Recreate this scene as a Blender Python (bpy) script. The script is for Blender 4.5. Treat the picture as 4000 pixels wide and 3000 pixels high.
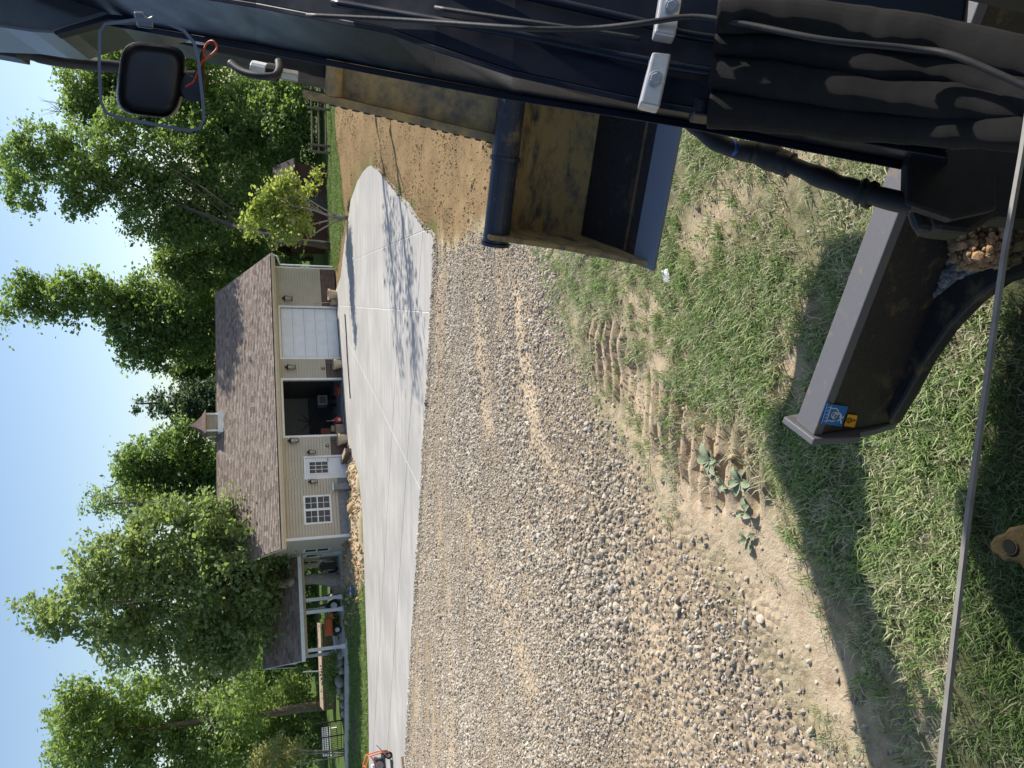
import bpy, math, random
import numpy as np
from mathutils import Vector, Matrix
random.seed(7); rng = np.random.default_rng(7)
scene = bpy.context.scene
for o in list(bpy.data.objects): bpy.data.objects.remove(o)
COL = scene.collection
rad = math.radians

# ------------------------------------------------------------------ camera
PITCH, ROLL, FPX, EYE = rad(20.6), rad(-0.65), 3000.0, 2.2
_f = np.array([0, math.cos(PITCH), -math.sin(PITCH)])
_r0 = np.array([1.0, 0, 0]); _u0 = np.array([0, math.sin(PITCH), math.cos(PITCH)])
_r = _r0*math.cos(ROLL) + _u0*math.sin(ROLL)
_u = -_r0*math.sin(ROLL) + _u0*math.cos(ROLL)
EYEP = np.array([0, 0, EYE])
cam = bpy.data.cameras.new('camera'); camo = bpy.data.objects.new('camera', cam); COL.objects.link(camo)
cam.sensor_fit = 'HORIZONTAL'; cam.sensor_width = 36; cam.lens = 27.0
cam.clip_start = 0.05; cam.clip_end = 2000
X_, Y_, Z_ = -_u, _r, -_f                      # the phone was held upright: the picture lies on its side
camo.matrix_world = Matrix(((X_[0], Y_[0], Z_[0], 0), (X_[1], Y_[1], Z_[1], 0), (X_[2], Y_[2], Z_[2], EYE), (0, 0, 0, 1)))
scene.camera = camo

# ------------------------------------------------------------------ light
SUN_E = rad(40); SUN_A = math.atan2(0.925, 0.38)      # azimuth from +Y towards +X
S = np.array([math.cos(SUN_E)*math.sin(SUN_A), math.cos(SUN_E)*math.cos(SUN_A), math.sin(SUN_E)])
w = bpy.data.worlds.new('World'); scene.world = w; w.use_nodes = True
wn = w.node_tree; bg = wn.nodes['Background']
sky = wn.nodes.new('ShaderNodeTexSky'); sky.sky_type = 'NISHITA'; sky.sun_disc = False
sky.sun_elevation = SUN_E; sky.sun_rotation = SUN_A; sky.air_density = 1.0; sky.dust_density = 0.9; sky.ozone_density = 1.5
wn.links.new(sky.outputs[0], bg.inputs[0]); bg.inputs[1].default_value = 0.118
sl = bpy.data.lights.new('sun', 'SUN'); sl.energy = 4.8; sl.angle = rad(0.5); sl.color = (1.0, 0.94, 0.85)
so = bpy.data.objects.new('sun', sl); COL.objects.link(so)
so.rotation_euler = Vector(tuple(S)).to_track_quat('Z', 'Y').to_euler(); so.location = (20, 8, 20)
vs = scene.view_settings; vs.view_transform = 'Standard'; vs.look = 'None'; vs.gamma = 1; vs.use_curve_mapping = False
vs.exposure = 0.55

# ------------------------------------------------------------------ pixel -> place
def ray(x, y): return _f + ((1500-y)/FPX)*_r + ((2000-x)/FPX)*_u
def at_dep(x, y, dep): return EYEP + ray(x, y)*dep
def at_z(x, y, z):
    d = ray(x, y); return EYEP + d*((z-EYE)/d[2])
def at_Y(x, y, Y):
    d = ray(x, y); return EYEP + d*(Y/d[1])
def at_plane(x, y, p, n):
    d = ray(x, y); return EYEP + d*(np.dot(np.asarray(p)-EYEP, n)/np.dot(d, n))

YAW = rad(22.3); HD = np.array([math.cos(YAW), math.sin(YAW), 0]); HN = np.array([math.sin(YAW), -math.cos(YAW), 0])
P0 = np.array([0.937, 43.058, -3.9])
def house(s, y, z): return P0 + HD*s - HN*y + np.array([0, 0, z])
def slab_z(X, Y):
    d = (X-P0[0])*HN[0] + (Y-P0[1])*HN[1]
    return -3.9 + 0.02*np.clip(d, 0, 40)
_grids = {}
def vnoise(X, Y, scale, seed=0):
    g = _grids.setdefault(seed, np.random.default_rng(100+seed).random((256, 256)))
    x = np.asarray(X)/scale; y = np.asarray(Y)/scale
    xi = np.floor(x).astype(int); yi = np.floor(y).astype(int); fx = x-xi; fy = y-yi
    fx = fx*fx*(3-2*fx); fy = fy*fy*(3-2*fy); a = xi & 255; b = yi & 255; a1 = (xi+1) & 255; b1 = (yi+1) & 255
    return (g[a, b]*(1-fx)+g[a1, b]*fx)*(1-fy) + (g[a, b1]*(1-fx)+g[a1, b1]*fx)*fy
def g0(X, Y):
    X = np.asarray(X, float); Y = np.asarray(Y, float)
    Yb = np.clip(22.7-0.333*X, 20.3, 31)
    t = np.clip((Y-3.4)/(Yb-3.4), 0, 1); s = np.where(t < .12, t*t/.24, t-.06)/.94
    zb = slab_z(X, Yb)-0.06
    return np.where(Y < Yb, s*zb, slab_z(X, Y)-0.06)
def ground(x, y):
    d = ray(x, y); t = np.linspace(1, 140, 4000); P = EYEP[None]+d[None]*t[:, None]
    below = P[:, 2] < g0(P[:, 0], P[:, 1])
    i = int(np.argmax(below)) if below.any() else len(t)-1
    a = t[max(i-1, 0)]; b = t[i]
    for _ in range(20):
        m = (a+b)/2; q = EYEP+d*m
        if q[2] < float(g0(q[0], q[1])): b = m
        else: a = m
    return EYEP+d*b

# ------------------------------------------------------------------ materials
MATS = {}
class N:
    def __init__(s, name):
        s.m = bpy.data.materials.new(name); s.m.use_nodes = True; s.t = s.m.node_tree
        s.b = s.t.nodes['Principled BSDF']; s.out = s.t.nodes['Material Output']; MATS[name] = s.m
        s._co = None
    def co(s, kind='Object'):
        if s._co is None: s._co = s.t.nodes.new('ShaderNodeTexCoord')
        return s._co.outputs[kind]
    def n(s, typ, ins={}, **kw):
        nd = s.t.nodes.new(typ)
        for k, v in kw.items(): setattr(nd, k, v)
        for k, v in ins.items():
            if hasattr(v, 'is_linked') or isinstance(v, bpy.types.NodeSocket): s.t.links.new(v, nd.inputs[k])
            else: nd.inputs[k].default_value = v
        return nd
    def noise(s, scale, detail=4, vec=None, rough=.55):
        return s.n('ShaderNodeTexNoise', {'Vector': vec if vec is not None else s.co(), 'Scale': scale, 'Detail': detail, 'Roughness': rough}).outputs['Fac']
    def ramp(s, fac, stops):
        nd = s.n('ShaderNodeValToRGB', {'Fac': fac}); e = nd.color_ramp.elements
        while len(e) < len(stops): e.new(.5)
        for i, (p, c) in enumerate(stops): e[i].position = p; e[i].color = (*c, 1) if len(c) == 3 else c
        return nd.outputs['Color']
    def mix(s, fac, a, b, bt='MIX'):
        nd = s.n('ShaderNodeMix', data_type='RGBA', blend_type=bt)
        for k, v in ((0, fac), (6, a), (7, b)):
            if isinstance(v, bpy.types.NodeSocket): s.t.links.new(v, nd.inputs[k])
            else: nd.inputs[k].default_value = v if k == 0 else (*v, 1)
        return nd.outputs[2]
    def math(s, op, a, b=0.0):
        nd = s.n('ShaderNodeMath', operation=op)
        for k, v in ((0, a), (1, b)):
            if isinstance(v, bpy.types.NodeSocket): s.t.links.new(v, nd.inputs[k])
            else: nd.inputs[k].default_value = v
        return nd.outputs[0]
    def attr(s, name, kind='GEOMETRY'): return s.n('ShaderNodeAttribute', attribute_name=name, attribute_type=kind)
    def set(s, **kw):
        for k, v in kw.items():
            k = {'col': 'Base Color', 'rough': 'Roughness', 'metal': 'Metallic', 'spec': 'Specular IOR Level', 'nor': 'Normal', 'coat': 'Coat Weight', 'coatr': 'Coat Roughness'}[k]
            if isinstance(v, bpy.types.NodeSocket): s.t.links.new(v, s.b.inputs[k])
            else: s.b.inputs[k].default_value = (*v, 1) if isinstance(v, tuple) else v
        return s
    def bump(s, h, strength=.4, dist=.02):
        return s.n('ShaderNodeBump', {'Height': h, 'Strength': strength, 'Distance': dist}).outputs[0]
def M(name, col, rough=.7, col2=None, scale=6, bump=0, bscale=60, metal=0, spec=.4, lo=.35, hi=.65, dist=.01):
    if name in MATS: return MATS[name]
    s = N(name); c2 = col2 or tuple(c*.75 for c in col)
    s.set(col=s.ramp(s.noise(scale, 5), [(lo, col), (hi, c2)]), rough=rough, metal=metal, spec=spec)
    if bump: s.set(nor=s.bump(s.noise(bscale, 4), bump, dist))
    return s.m

# ------------------------------------------------------------------ mesh building
class MB:
    def __init__(s): s.v = []; s.f = []
    def add(s, vs, fs):
        o = len(s.v); s.v += [tuple(map(float, p)) for p in vs]; s.f += [tuple(i+o for i in f) for f in fs]; return s
    def box(s, c, d, R=None):
        c = np.array(c, float); h = np.array(d, float)/2
        P = np.array([[x, y, z] for x in (-1, 1) for y in (-1, 1) for z in (-1, 1)])*h
        if R is not None: P = P@np.array(R).T
        return s.add(P+c, [(0, 1, 3, 2), (4, 6, 7, 5), (0, 4, 5, 1), (2, 3, 7, 6), (0, 2, 6, 4), (1, 5, 7, 3)])
    def bx(s, x0, x1, y0, y1, z0, z1): return s.box(((x0+x1)/2, (y0+y1)/2, (z0+z1)/2), (abs(x1-x0), abs(y1-y0), abs(z1-z0)))
    def beam(s, p, q, wd, h, up=(0, 0, 1)):
        p = np.array(p, float); q = np.array(q, float); z = q-p; L = np.linalg.norm(z); z /= L
        up = np.array(up, float)
        if abs(z@up)/np.linalg.norm(up) > .98: up = np.array([0, 1., 0])
        x = np.cross(up, z); x /= np.linalg.norm(x); y = np.cross(z, x)
        return s.box((p+q)/2, (wd, h, L), np.stack([x, y, z], 1))
    def tube(s, pts, r, n=8, cap=True):
        pts = [np.array(p, float) for p in pts]; m = len(pts); rs = [r]*m if np.isscalar(r) else list(r)
        vs = []; prev = None
        for i, p in enumerate(pts):
            t = pts[min(i+1, m-1)]-pts[max(i-1, 0)]; t /= (np.linalg.norm(t)+1e-9)
            if prev is None:
                a = np.array([0, 0, 1.]) if abs(t[2]) < .9 else np.array([1., 0, 0]); x = np.cross(a, t)
            else: x = prev - t*(prev@t)
            x /= (np.linalg.norm(x)+1e-9); y = np.cross(t, x); prev = x
            for k in range(n):
                an = 2*math.pi*k/n; vs.append(p+rs[i]*(math.cos(an)*x+math.sin(an)*y))
        fs = [(i*n+k, i*n+(k+1) % n, (i+1)*n+(k+1) % n, (i+1)*n+k) for i in range(m-1) for k in range(n)]
        if cap: fs += [tuple(range(n))[::-1], tuple((m-1)*n+k for k in range(n))]
        return s.add(vs, fs)
    def prism(s, poly, vec):
        poly = [np.array(p, float) for p in poly]; n = len(poly); vec = np.array(vec, float)
        return s.add(poly+[p+vec for p in poly], [tuple(range(n))[::-1], tuple(range(n, 2*n))]+[(i, (i+1) % n, n+(i+1) % n, n+i) for i in range(n)])
    def lathe(s, prof, c=(0, 0, 0), n=16):
        vs = [(c[0]+r*math.cos(2*math.pi*k/n), c[1]+r*math.sin(2*math.pi*k/n), c[2]+z) for r, z in prof for k in range(n)]
        return s.add(vs, [(i*n+k, i*n+(k+1) % n, (i+1)*n+(k+1) % n, (i+1)*n+k) for i in range(len(prof)-1) for k in range(n)]+[tuple(range(n))[::-1], tuple((len(prof)-1)*n+k for k in range(n))])
    def loft(s, secs, cap=True):
        n = len(secs[0]); m = len(secs); vs = [p for q in secs for p in q]
        fs = [(i*n+k, i*n+(k+1) % n, (i+1)*n+(k+1) % n, (i+1)*n+k) for i in range(m-1) for k in range(n)]
        if cap: fs += [tuple(range(n))[::-1], tuple((m-1)*n+k for k in range(n))]
        return s.add(vs, fs)
    def rock(s, c, r, seed=0, sq=(1, 1, .75), fine=False):
        R = np.random.default_rng(seed); t = (1+5**.5)/2
        V = np.array([(-1, t, 0), (1, t, 0), (-1, -t, 0), (1, -t, 0), (0, -1, t), (0, 1, t), (0, -1, -t), (0, 1, -t), (t, 0, -1), (t, 0, 1), (-t, 0, -1), (-t, 0, 1)])/1.9
        V = V*(0.75+.5*R.random((12, 1)))*np.array(sq)*r; a = R.random()*6.28
        V = V@np.array([[math.cos(a), -math.sin(a), 0], [math.sin(a), math.cos(a), 0], [0, 0, 1]])
        F = [(0, 11, 5), (0, 5, 1), (0, 1, 7), (0, 7, 10), (0, 10, 11), (1, 5, 9), (5, 11, 4), (11, 10, 2), (10, 7, 6), (7, 1, 8), (3, 9, 4), (3, 4, 2), (3, 2, 6), (3, 6, 8), (3, 8, 9), (4, 9, 5), (2, 4, 11), (6, 2, 10), (8, 6, 7), (9, 8, 1)]
        if fine:
            V = list(V); E = {}; F2 = []
            def mid(i, j):
                k = (min(i, j), max(i, j))
                if k not in E: E[k] = len(V); V.append((V[i]+V[j])/2*(.98+.16*R.random()))
                return E[k]
            for i, j, k in F: a_, b_, c_ = mid(i, j), mid(j, k), mid(k, i); F2 += [(i, a_, c_), (j, b_, a_), (k, c_, b_), (a_, b_, c_)]
            F = F2; V = np.array(V)
        return s.add(V+np.array(c), F)
    def build(s, name, mat, parent=None, smooth=False, bevel=0, seg=2, sub=0):
        me = bpy.data.meshes.new(name); org = np.array(parent['_org']) if parent is not None and '_org' in parent else None
        v = s.v if org is None else [tuple(np.array(p)-org) for p in s.v]
        me.from_pydata(v, [], s.f); me.materials.append(MATS[mat] if isinstance(mat, str) else mat)
        import bmesh
        bm = bmesh.new(); bm.from_mesh(me); bmesh.ops.recalc_face_normals(bm, faces=bm.faces); bm.to_mesh(me); bm.free()
        if smooth: me.polygons.foreach_set('use_smooth', [True]*len(me.polygons))
        o = bpy.data.objects.new(name, me); COL.objects.link(o)
        if parent is not None:
            o.parent = parent
            if org is not None: o['_org'] = tuple(org)
        if bevel:
            b = o.modifiers.new('bevel', 'BEVEL'); b.width = bevel; b.segments = seg; b.limit_method = 'ANGLE'; b.angle_limit = rad(35)
        if sub:
            b = o.modifiers.new('sub', 'SUBSURF'); b.levels = sub; b.render_levels = sub
        return o
def tag(o, label=None, cat=None, group=None, kind=None):
    if label: o['label'] = label
    if cat: o['category'] = cat
    if group: o['group'] = group
    if kind: o['kind'] = kind
    return o
def thing(name, label, cat, loc=(0, 0, 0), rz=0, group=None, world=False):
    o = bpy.data.objects.new(name, None); COL.objects.link(o); o.empty_display_size = .1
    o.location = tuple(map(float, loc)); o.rotation_euler = (0, 0, rz)
    if world: o['_org'] = tuple(map(float, loc))      # parts given in world coordinates
    return tag(o, label, cat, group)
def copy_tree(o, parent=None):
    c = o.copy(); COL.objects.link(c)
    if parent is not None: c.parent = parent
    for ch in list(o.children): copy_tree(ch, c)
    return c

# ------------------------------------------------------------------ the materials
M('white_trim', (.78, .78, .76), .5, (.70, .70, .68), 3)
M('door_white', (.74, .75, .75), .45, (.68, .69, .70), 2, bump=.05, bscale=40)
M('siding', (.50, .44, .335), .6, (.455, .40, .305), 1.5, bump=.05, bscale=90)
M('tan_trim', (.56, .48, .34), .55, (.50, .43, .31), 3)
M('wainscot', (.150, .098, .078), .75, (.105, .070, .058), 5, bump=.3, bscale=30)
M('joint_dark', (.10, .085, .075), .9)
M('black_metal', (.016, .016, .017), .45, (.025, .024, .023), 9)
M('lamp_glass', (.55, .52, .42), .2)
M('dark_in', (.10, .10, .10), .9, (.08, .08, .085), 2)
M('inner_panel', (.30, .31, .30), .7, (.26, .27, .27), 2)
M('floor_grey', (.30, .31, .32), .6, (.24, .25, .26), 2)
M('pot_tan', (.50, .41, .28), .7, (.42, .34, .23), 8)
M('terracotta', (.30, .095, .045), .6, (.22, .07, .035), 7)
M('red_plastic', (.50, .035, .025), .35)
M('orange_paint', (.70, .13, .03), .35, (.60, .11, .03), 7)
M('orange_dull', (.45, .10, .04), .6)
M('blue_plastic', (.03, .13, .55), .35)
M('navy', (.015, .03, .09), .5)
M('purple', (.12, .03, .20), .5)
M('green_plastic', (.02, .30, .14), .4)
M('cardboard', (.33, .25, .17), .8)
M('grey_plastic', (.23, .24, .25), .5)
M('pale_plastic', (.72, .74, .76), .35)
M('engine_black', (.025, .025, .028), .4, (.05, .05, .055), 12)
M('brown_board', (.085, .036, .024), .8, (.06, .026, .018), 6, bump=.3, bscale=20)
M('fence_wood', (.20, .165, .125), .85, (.14, .115, .09), 9, bump=.3, bscale=40)
M('deck_wood', (.40, .31, .22), .8, (.32, .24, .17), 6, bump=.2, bscale=30)
M('block_brown', (.17, .11, .08), .85, (.12, .08, .06), 7, bump=.3, bscale=50)
M('boulder', (.40, .34, .28), .85, (.26, .23, .20), 3, bump=.5, bscale=12, dist=.03)
M('walk_concrete', (.60, .56, .49), .85, (.52, .49, .43), 2, bump=.15, bscale=40)
M('hose_grey', (.10, .13, .18), .4)
M('paper', (.80, .80, .80), .6)
M('mulch', (.12, .07, .045), .95, (.07, .04, .03), 9, bump=.6, bscale=30, dist=.03)
M('weed_leaf', (.27, .31, .20), .7, (.17, .22, .12), 14, bump=.4, bscale=50, dist=.005)
M('chrome_grey', (.35, .36, .37), .35, (.26, .27, .28), 6, metal=.6)
M('silver_block', (.50, .51, .52), .42, (.40, .41, .43), 30, metal=.55, bump=.1, bscale=200, dist=.001)
M('rubber', (.012, .012, .013), .55, (.02, .019, .018), 25, bump=.2, bscale=90, dist=.002)
M('red_wire', (.42, .05, .015), .45)
M('blue_tie', (.03, .07, .35), .4)
M('lamp_black', (.008, .008, .009), .38, (.012, .011, .011), 12)
M('sticker_blue', (.035, .17, .46), .35, (.03, .155, .43), 30)
M('sticker_yellow', (.80, .38, .02), .35, (.75, .35, .02), 30)
M('sticker_white', (.8, .8, .8), .4)
M('sticker_black', (.01, .01, .01), .4)
M('pane_trim', (.20, .195, .18), .6, (.15, .145, .135), 60)
M('cab_dark', (.03, .03, .032), .6)
M('muddy_brown', (.13, .08, .04), .85, (.06, .04, .024), 22, bump=.4, bscale=60)
M('dirt_lump', (.38, .235, .12), .95, (.24, .145, .075), 30, bump=.5, bscale=90)
M('grey_lump', (.30, .285, .26), .95, (.22, .21, .20), 25, bump=.5, bscale=90)
M('bark', (.21, .165, .125), .9, (.11, .085, .065), 7, bump=.7, bscale=16, dist=.04)
M('bark_dark', (.085, .07, .06), .9, (.05, .042, .036), 7, bump=.7, bscale=16, dist=.04)
M('bark_pale', (.36, .32, .27), .85, (.24, .21, .18), 9, bump=.4, bscale=25, dist=.02)

def glass_mat():
    s = N('window_glass'); s.set(col=(.035, .04, .045), rough=.06, spec=.6); return s.m
glass_mat()
def tint_mat():
    s = N('tinted_pane'); t = s.t
    tr = s.n('ShaderNodeBsdfTransparent', {'Color': (.36, .43, .36, 1)}); gl = s.n('ShaderNodeBsdfGlossy', {'Color': (1, 1, 1, 1), 'Roughness': .03})
    mx = s.n('ShaderNodeMixShader', {0: .035}); t.links.new(tr.outputs[0], mx.inputs[1]); t.links.new(gl.outputs[0], mx.inputs[2]); t.links.new(mx.outputs[0], s.out.inputs[0])
tint_mat()
def paint_mat():                      # dusty blue-black machine paint
    s = N('boom_paint'); c = s.ramp(s.noise(3, 5), [(.35, (.0038, .0055, .012)), (.7, (.0065, .009, .018))])
    dust = s.ramp(s.noise(70, 6, rough=.7), [(.60, (0, 0, 0)), (.80, (1, 1, 1))])
    s.set(col=s.mix(s.math('MULTIPLY', dust, .35), c, (.06, .052, .045)), rough=s.ramp(s.noise(9, 3), [(.3, (.24,)*3), (.7, (.42,)*3)]), spec=.24)
paint_mat()
def steel_mat(name, lo, hi, paint=(.022, .024, .030), mud=(.17, .115, .06), sc=4, rough=.5, stretch=(1, 1, 1), mud2=(.24, .15, .05)):
    s = N(name); mp = s.n('ShaderNodeMapping', {'Vector': s.co(), 'Scale': stretch}).outputs[0]
    a = s.noise(sc, 8, mp, .68); f = s.ramp(a, [(lo, (0, 0, 0)), (hi, (1, 1, 1))])
    m = s.mix(s.noise(sc*5, 5, mp), mud, mud2); fine = s.ramp(s.noise(sc*22, 6, mp, .75), [(.52, (0, 0, 0)), (.72, (1, 1, 1))])
    c = s.mix(f, paint, m); c = s.mix(s.math('MULTIPLY', fine, .35), c, (.30, .24, .16))
    s.set(col=c, rough=s.mix(f, (rough,)*3, (.9,)*3), spec=.5, nor=s.bump(s.noise(sc*14, 6, mp), .3, .0018))
steel_mat('bucket_mud', .34, .56, sc=9, stretch=(1, 1, 2.2), mud=(.23, .165, .08), mud2=(.36, .23, .07))
steel_mat('thumb_mud', .36, .60, sc=10, paint=(.085, .075, .06), mud=(.33, .26, .135), mud2=(.42, .27, .09))
steel_mat('bucket_paint', .58, .75, sc=11, paint=(.014, .020, .036), rough=.42)
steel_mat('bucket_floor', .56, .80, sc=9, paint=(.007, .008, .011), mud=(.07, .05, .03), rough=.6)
steel_mat('blade_black', .54, .74, sc=12, paint=(.018, .017, .017), mud=(.12, .085, .055), rough=.55)
steel_mat('blade_top', .58, .70, sc=26, paint=(.105, .107, .118), mud=(.17, .125, .09), mud2=(.22, .15, .09), rough=.5)
steel_mat('lip_steel', .70, .85, sc=14, paint=(.13, .155, .20), mud=(.10, .08, .06), rough=.35)
def fabric_mat():
    s = N('sleeve_fabric'); wv = s.n('ShaderNodeTexWave', {'Vector': s.co(), 'Scale': 260.0, 'Distortion': .6}).outputs['Fac']
    wr = s.noise(9, 4)
    s.set(col=s.ramp(s.noise(35, 5), [(.35, (.006, .006, .006)), (.75, (.0125, .012, .0115))]), rough=.85, spec=.3, nor=s.bump(s.math('ADD', s.math('MULTIPLY', wv, .12), wr), .55, .012))
fabric_mat()
def concrete_mat():
    s = N('concrete'); mp = s.n('ShaderNodeMapping', {'Vector': s.co(), 'Rotation': (0, 0, YAW), 'Scale': (.25, 2.2, 1)}).outputs[0]
    streak = s.noise(1.6, 6, mp, .65); big = s.noise(.35, 4)
    c = s.ramp(streak, [(.30, (.30, .286, .262)), (.5, (.405, .388, .358)), (.75, (.485, .467, .435))])
    c = s.mix(s.ramp(big, [(.38, (0, 0, 0)), (.62, (.6,)*3)]), c, (.30, .29, .272))
    spk = s.ramp(s.noise(26, 5, rough=.8), [(.66, (0, 0, 0)), (.78, (.30,)*3)])
    c = s.mix(spk, c, (.36, .33, .29))
    s.set(col=c, rough=.82, spec=.3, nor=s.bump(s.noise(90, 3, mp), .12, .004))
concrete_mat()
M('joint_dust', (.64, .62, .58), .9, (.55, .53, .50), 3)
def shingle_mat():
    s = N('shingle'); a = s.attr('lv').outputs['Fac']; nz = s.noise(50, 4, rough=.75)
    c = s.ramp(a, [(0, (.145, .115, .095)), (.45, (.23, .187, .157)), (.8, (.29, .24, .203)), (1, (.335, .285, .245))])
    c = s.mix(s.math('MULTIPLY', nz, .4), c, (.11, .09, .085)); s.set(col=c, rough=.95, spec=.2, nor=s.bump(nz, .4, .006))
shingle_mat()
def leaf_mat(name, c0, c1, c2, trans=.35):
    s = N(name); a = s.attr('lv').outputs['Fac']; big = s.noise(.55, 2)
    c = s.ramp(s.math('ADD', s.math('MULTIPLY', a, .75), s.math('MULTIPLY', big, .25)), [(.1, c0), (.5, c1), (.95, c2)])
    s.set(col=c, rough=.5, spec=.35); tl = s.n('ShaderNodeBsdfTranslucent')
    s.t.links.new(s.mix(.6, c, tuple(min(1, v*1.6) for v in (c2[0]*1.1, c2[1]*1.1, c2[2]*.4))), tl.inputs[0])
    mx = s.n('ShaderNodeMixShader', {0: trans}); s.t.links.new(s.b.outputs[0], mx.inputs[1]); s.t.links.new(tl.outputs[0], mx.inputs[2]); s.t.links.new(mx.outputs[0], s.out.inputs[0])
leaf_mat('leaf_maple', (.075, .125, .060), (.15, .225, .108), (.28, .35, .19), .5)
leaf_mat('leaf_light', (.085, .142, .052), (.165, .25, .098), (.28, .37, .165), .5)
leaf_mat('leaf_mid', (.060, .112, .042), (.125, .205, .080), (.23, .325, .14), .5)
leaf_mat('leaf_dark', (.046, .086, .038), (.090, .150, .064), (.165, .235, .105), .5)
leaf_mat('leaf_spruce', (.044, .080, .058), (.082, .138, .096), (.15, .215, .15), .3)
leaf_mat('leaf_bright', (.16, .215, .06), (.27, .335, .105), (.37, .43, .17), .5)
leaf_mat('leaf_dry', (.14, .17, .075), (.24, .26, .125), (.35, .35, .20), .5)
def grass_mat(name, stops, trans=.3):
    s = N(name); rd = s.n('ShaderNodeObjectInfo').outputs['Random']; h = s.n('ShaderNodeSeparateXYZ', {0: s.co()}).outputs[2]
    c = s.ramp(rd, stops); s.set(col=c, rough=.6, spec=.3); tl = s.n('ShaderNodeBsdfTranslucent'); s.t.links.new(c, tl.inputs[0])
    mx = s.n('ShaderNodeMixShader', {0: trans}); s.t.links.new(s.b.outputs[0], mx.inputs[1]); s.t.links.new(tl.outputs[0], mx.inputs[2]); s.t.links.new(mx.outputs[0], s.out.inputs[0])
grass_mat('grass_blade', [(0, (.165, .26, .075)), (.4, (.255, .365, .118)), (.62, (.35, .405, .19)), (.8, (.46, .45, .27)), (1, (.56, .51, .36))])
grass_mat('lawn_blade', [(0, (.13, .21, .05)), (.5, (.19, .29, .075)), (.85, (.27, .35, .11)), (1, (.36, .38, .17))])
grass_mat('dusty_blade', [(0, (.25, .30, .14)), (.4, (.37, .40, .24)), (.8, (.50, .48, .34)), (1, (.58, .53, .40))])
def stone_mat():
    s = N('gravel_stone'); rd = s.n('ShaderNodeObjectInfo').outputs['Random']
    c = s.ramp(rd, [(0, (.19, .162, .128)), (.2, (.29, .248, .193)), (.45, (.41, .352, .272)), (.7, (.50, .435, .34)), (.9, (.58, .52, .425)), (1, (.36, .36, .35))])
    c = s.mix(s.math('MULTIPLY', s.noise(40, 4), .35), c, (.26, .22, .17)); s.set(col=c, rough=.9, spec=.25, nor=s.bump(s.noise(70, 4), .4, .004))
stone_mat()
def clod_mat():
    s = N('soil_clod'); rd = s.n('ShaderNodeObjectInfo').outputs['Random']
    s.set(col=s.ramp(rd, [(0, (.22, .15, .075)), (.5, (.30, .21, .105)), (1, (.40, .29, .165))]), rough=.95, spec=.15, nor=s.bump(s.noise(60, 4), .5, .006))
clod_mat()
def tan_mat():
    s = N('tan_clod'); rd = s.n('ShaderNodeObjectInfo').outputs['Random']
    s.set(col=s.ramp(rd, [(0, (.26, .17, .085)), (.5, (.42, .30, .165)), (1, (.52, .40, .24))]), rough=.95, spec=.15, nor=s.bump(s.noise(60, 4), .5, .006))
tan_mat()
def ground_mat():
    s = N('ground'); A = lambda k: s.attr(k).outputs['Fac']
    n1 = s.noise(.9, 6); n2 = s.noise(14, 6, rough=.7); n3 = s.noise(60, 5, rough=.75)
    lawn = s.ramp(n2, [(.3, (.055, .085, .022)), (.6, (.10, .15, .035)), (.8, (.16, .19, .07))])
    grass = s.ramp(n2, [(.3, (.11, .105, .055)), (.5, (.20, .19, .11)), (.75, (.33, .27, .18))])
    v = s.n('ShaderNodeTexVoronoi', {'Vector': s.co(), 'Scale': 24.0, 'Randomness': 1.0})
    vr = s.n('ShaderNodeSeparateColor', {0: v.outputs['Color']}).outputs[0]
    grav = s.ramp(vr, [(0, (.20, .155, .105)), (.4, (.31, .245, .165)), (.75, (.41, .33, .23)), (1, (.47, .39, .29))])
    edge = s.ramp(v.outputs['Distance'], [(.25, (0, 0, 0)), (.75, (1, 1, 1))])
    grav = s.mix(s.math('MULTIPLY', edge, .5), grav, (.15, .12, .09))
    band = s.ramp(s.n('ShaderNodeTexNoise', {'Vector': s.n('ShaderNodeMapping', {'Vector': s.co(), 'Rotation': (0, 0, rad(18)), 'Scale': (.12, 1, 1)}).outputs[0], 'Scale': 1.1, 'Detail': 3.0}).outputs['Fac'], [(.45, (0, 0, 0)), (.62, (.6,)*3)])
    grav = s.mix(band, grav, (.44, .34, .225))
    soil = s.ramp(n2, [(.28, (.12, .078, .036)), (.5, (.205, .138, .066)), (.75, (.30, .21, .112))])
    soil = s.mix(s.ramp(n1, [(.4, (0, 0, 0)), (.65, (.6,)*3)]), soil, (.26, .178, .09))
    tan = s.ramp(n2, [(.28, (.34, .255, .165)), (.5, (.475, .375, .255)), (.75, (.54, .45, .325))])
    c = lawn
    for k, t in (('grass', grass), ('gravel', grav), ('soil', soil), ('tan', tan)): c = s.mix(A(k), c, t)
    h = s.math('ADD', s.math('MULTIPLY', n2, .7), s.math('MULTIPLY', n3, .4))
    gh = s.math('MULTIPLY', s.math('SUBTRACT', 1.0, v.outputs['Distance']), A('gravel'))
    s.set(col=c, rough=.95, spec=.15, nor=s.bump(s.math('ADD', h, s.math('MULTIPLY', gh, 1.3)), .75, .035))
ground_mat()

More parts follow.
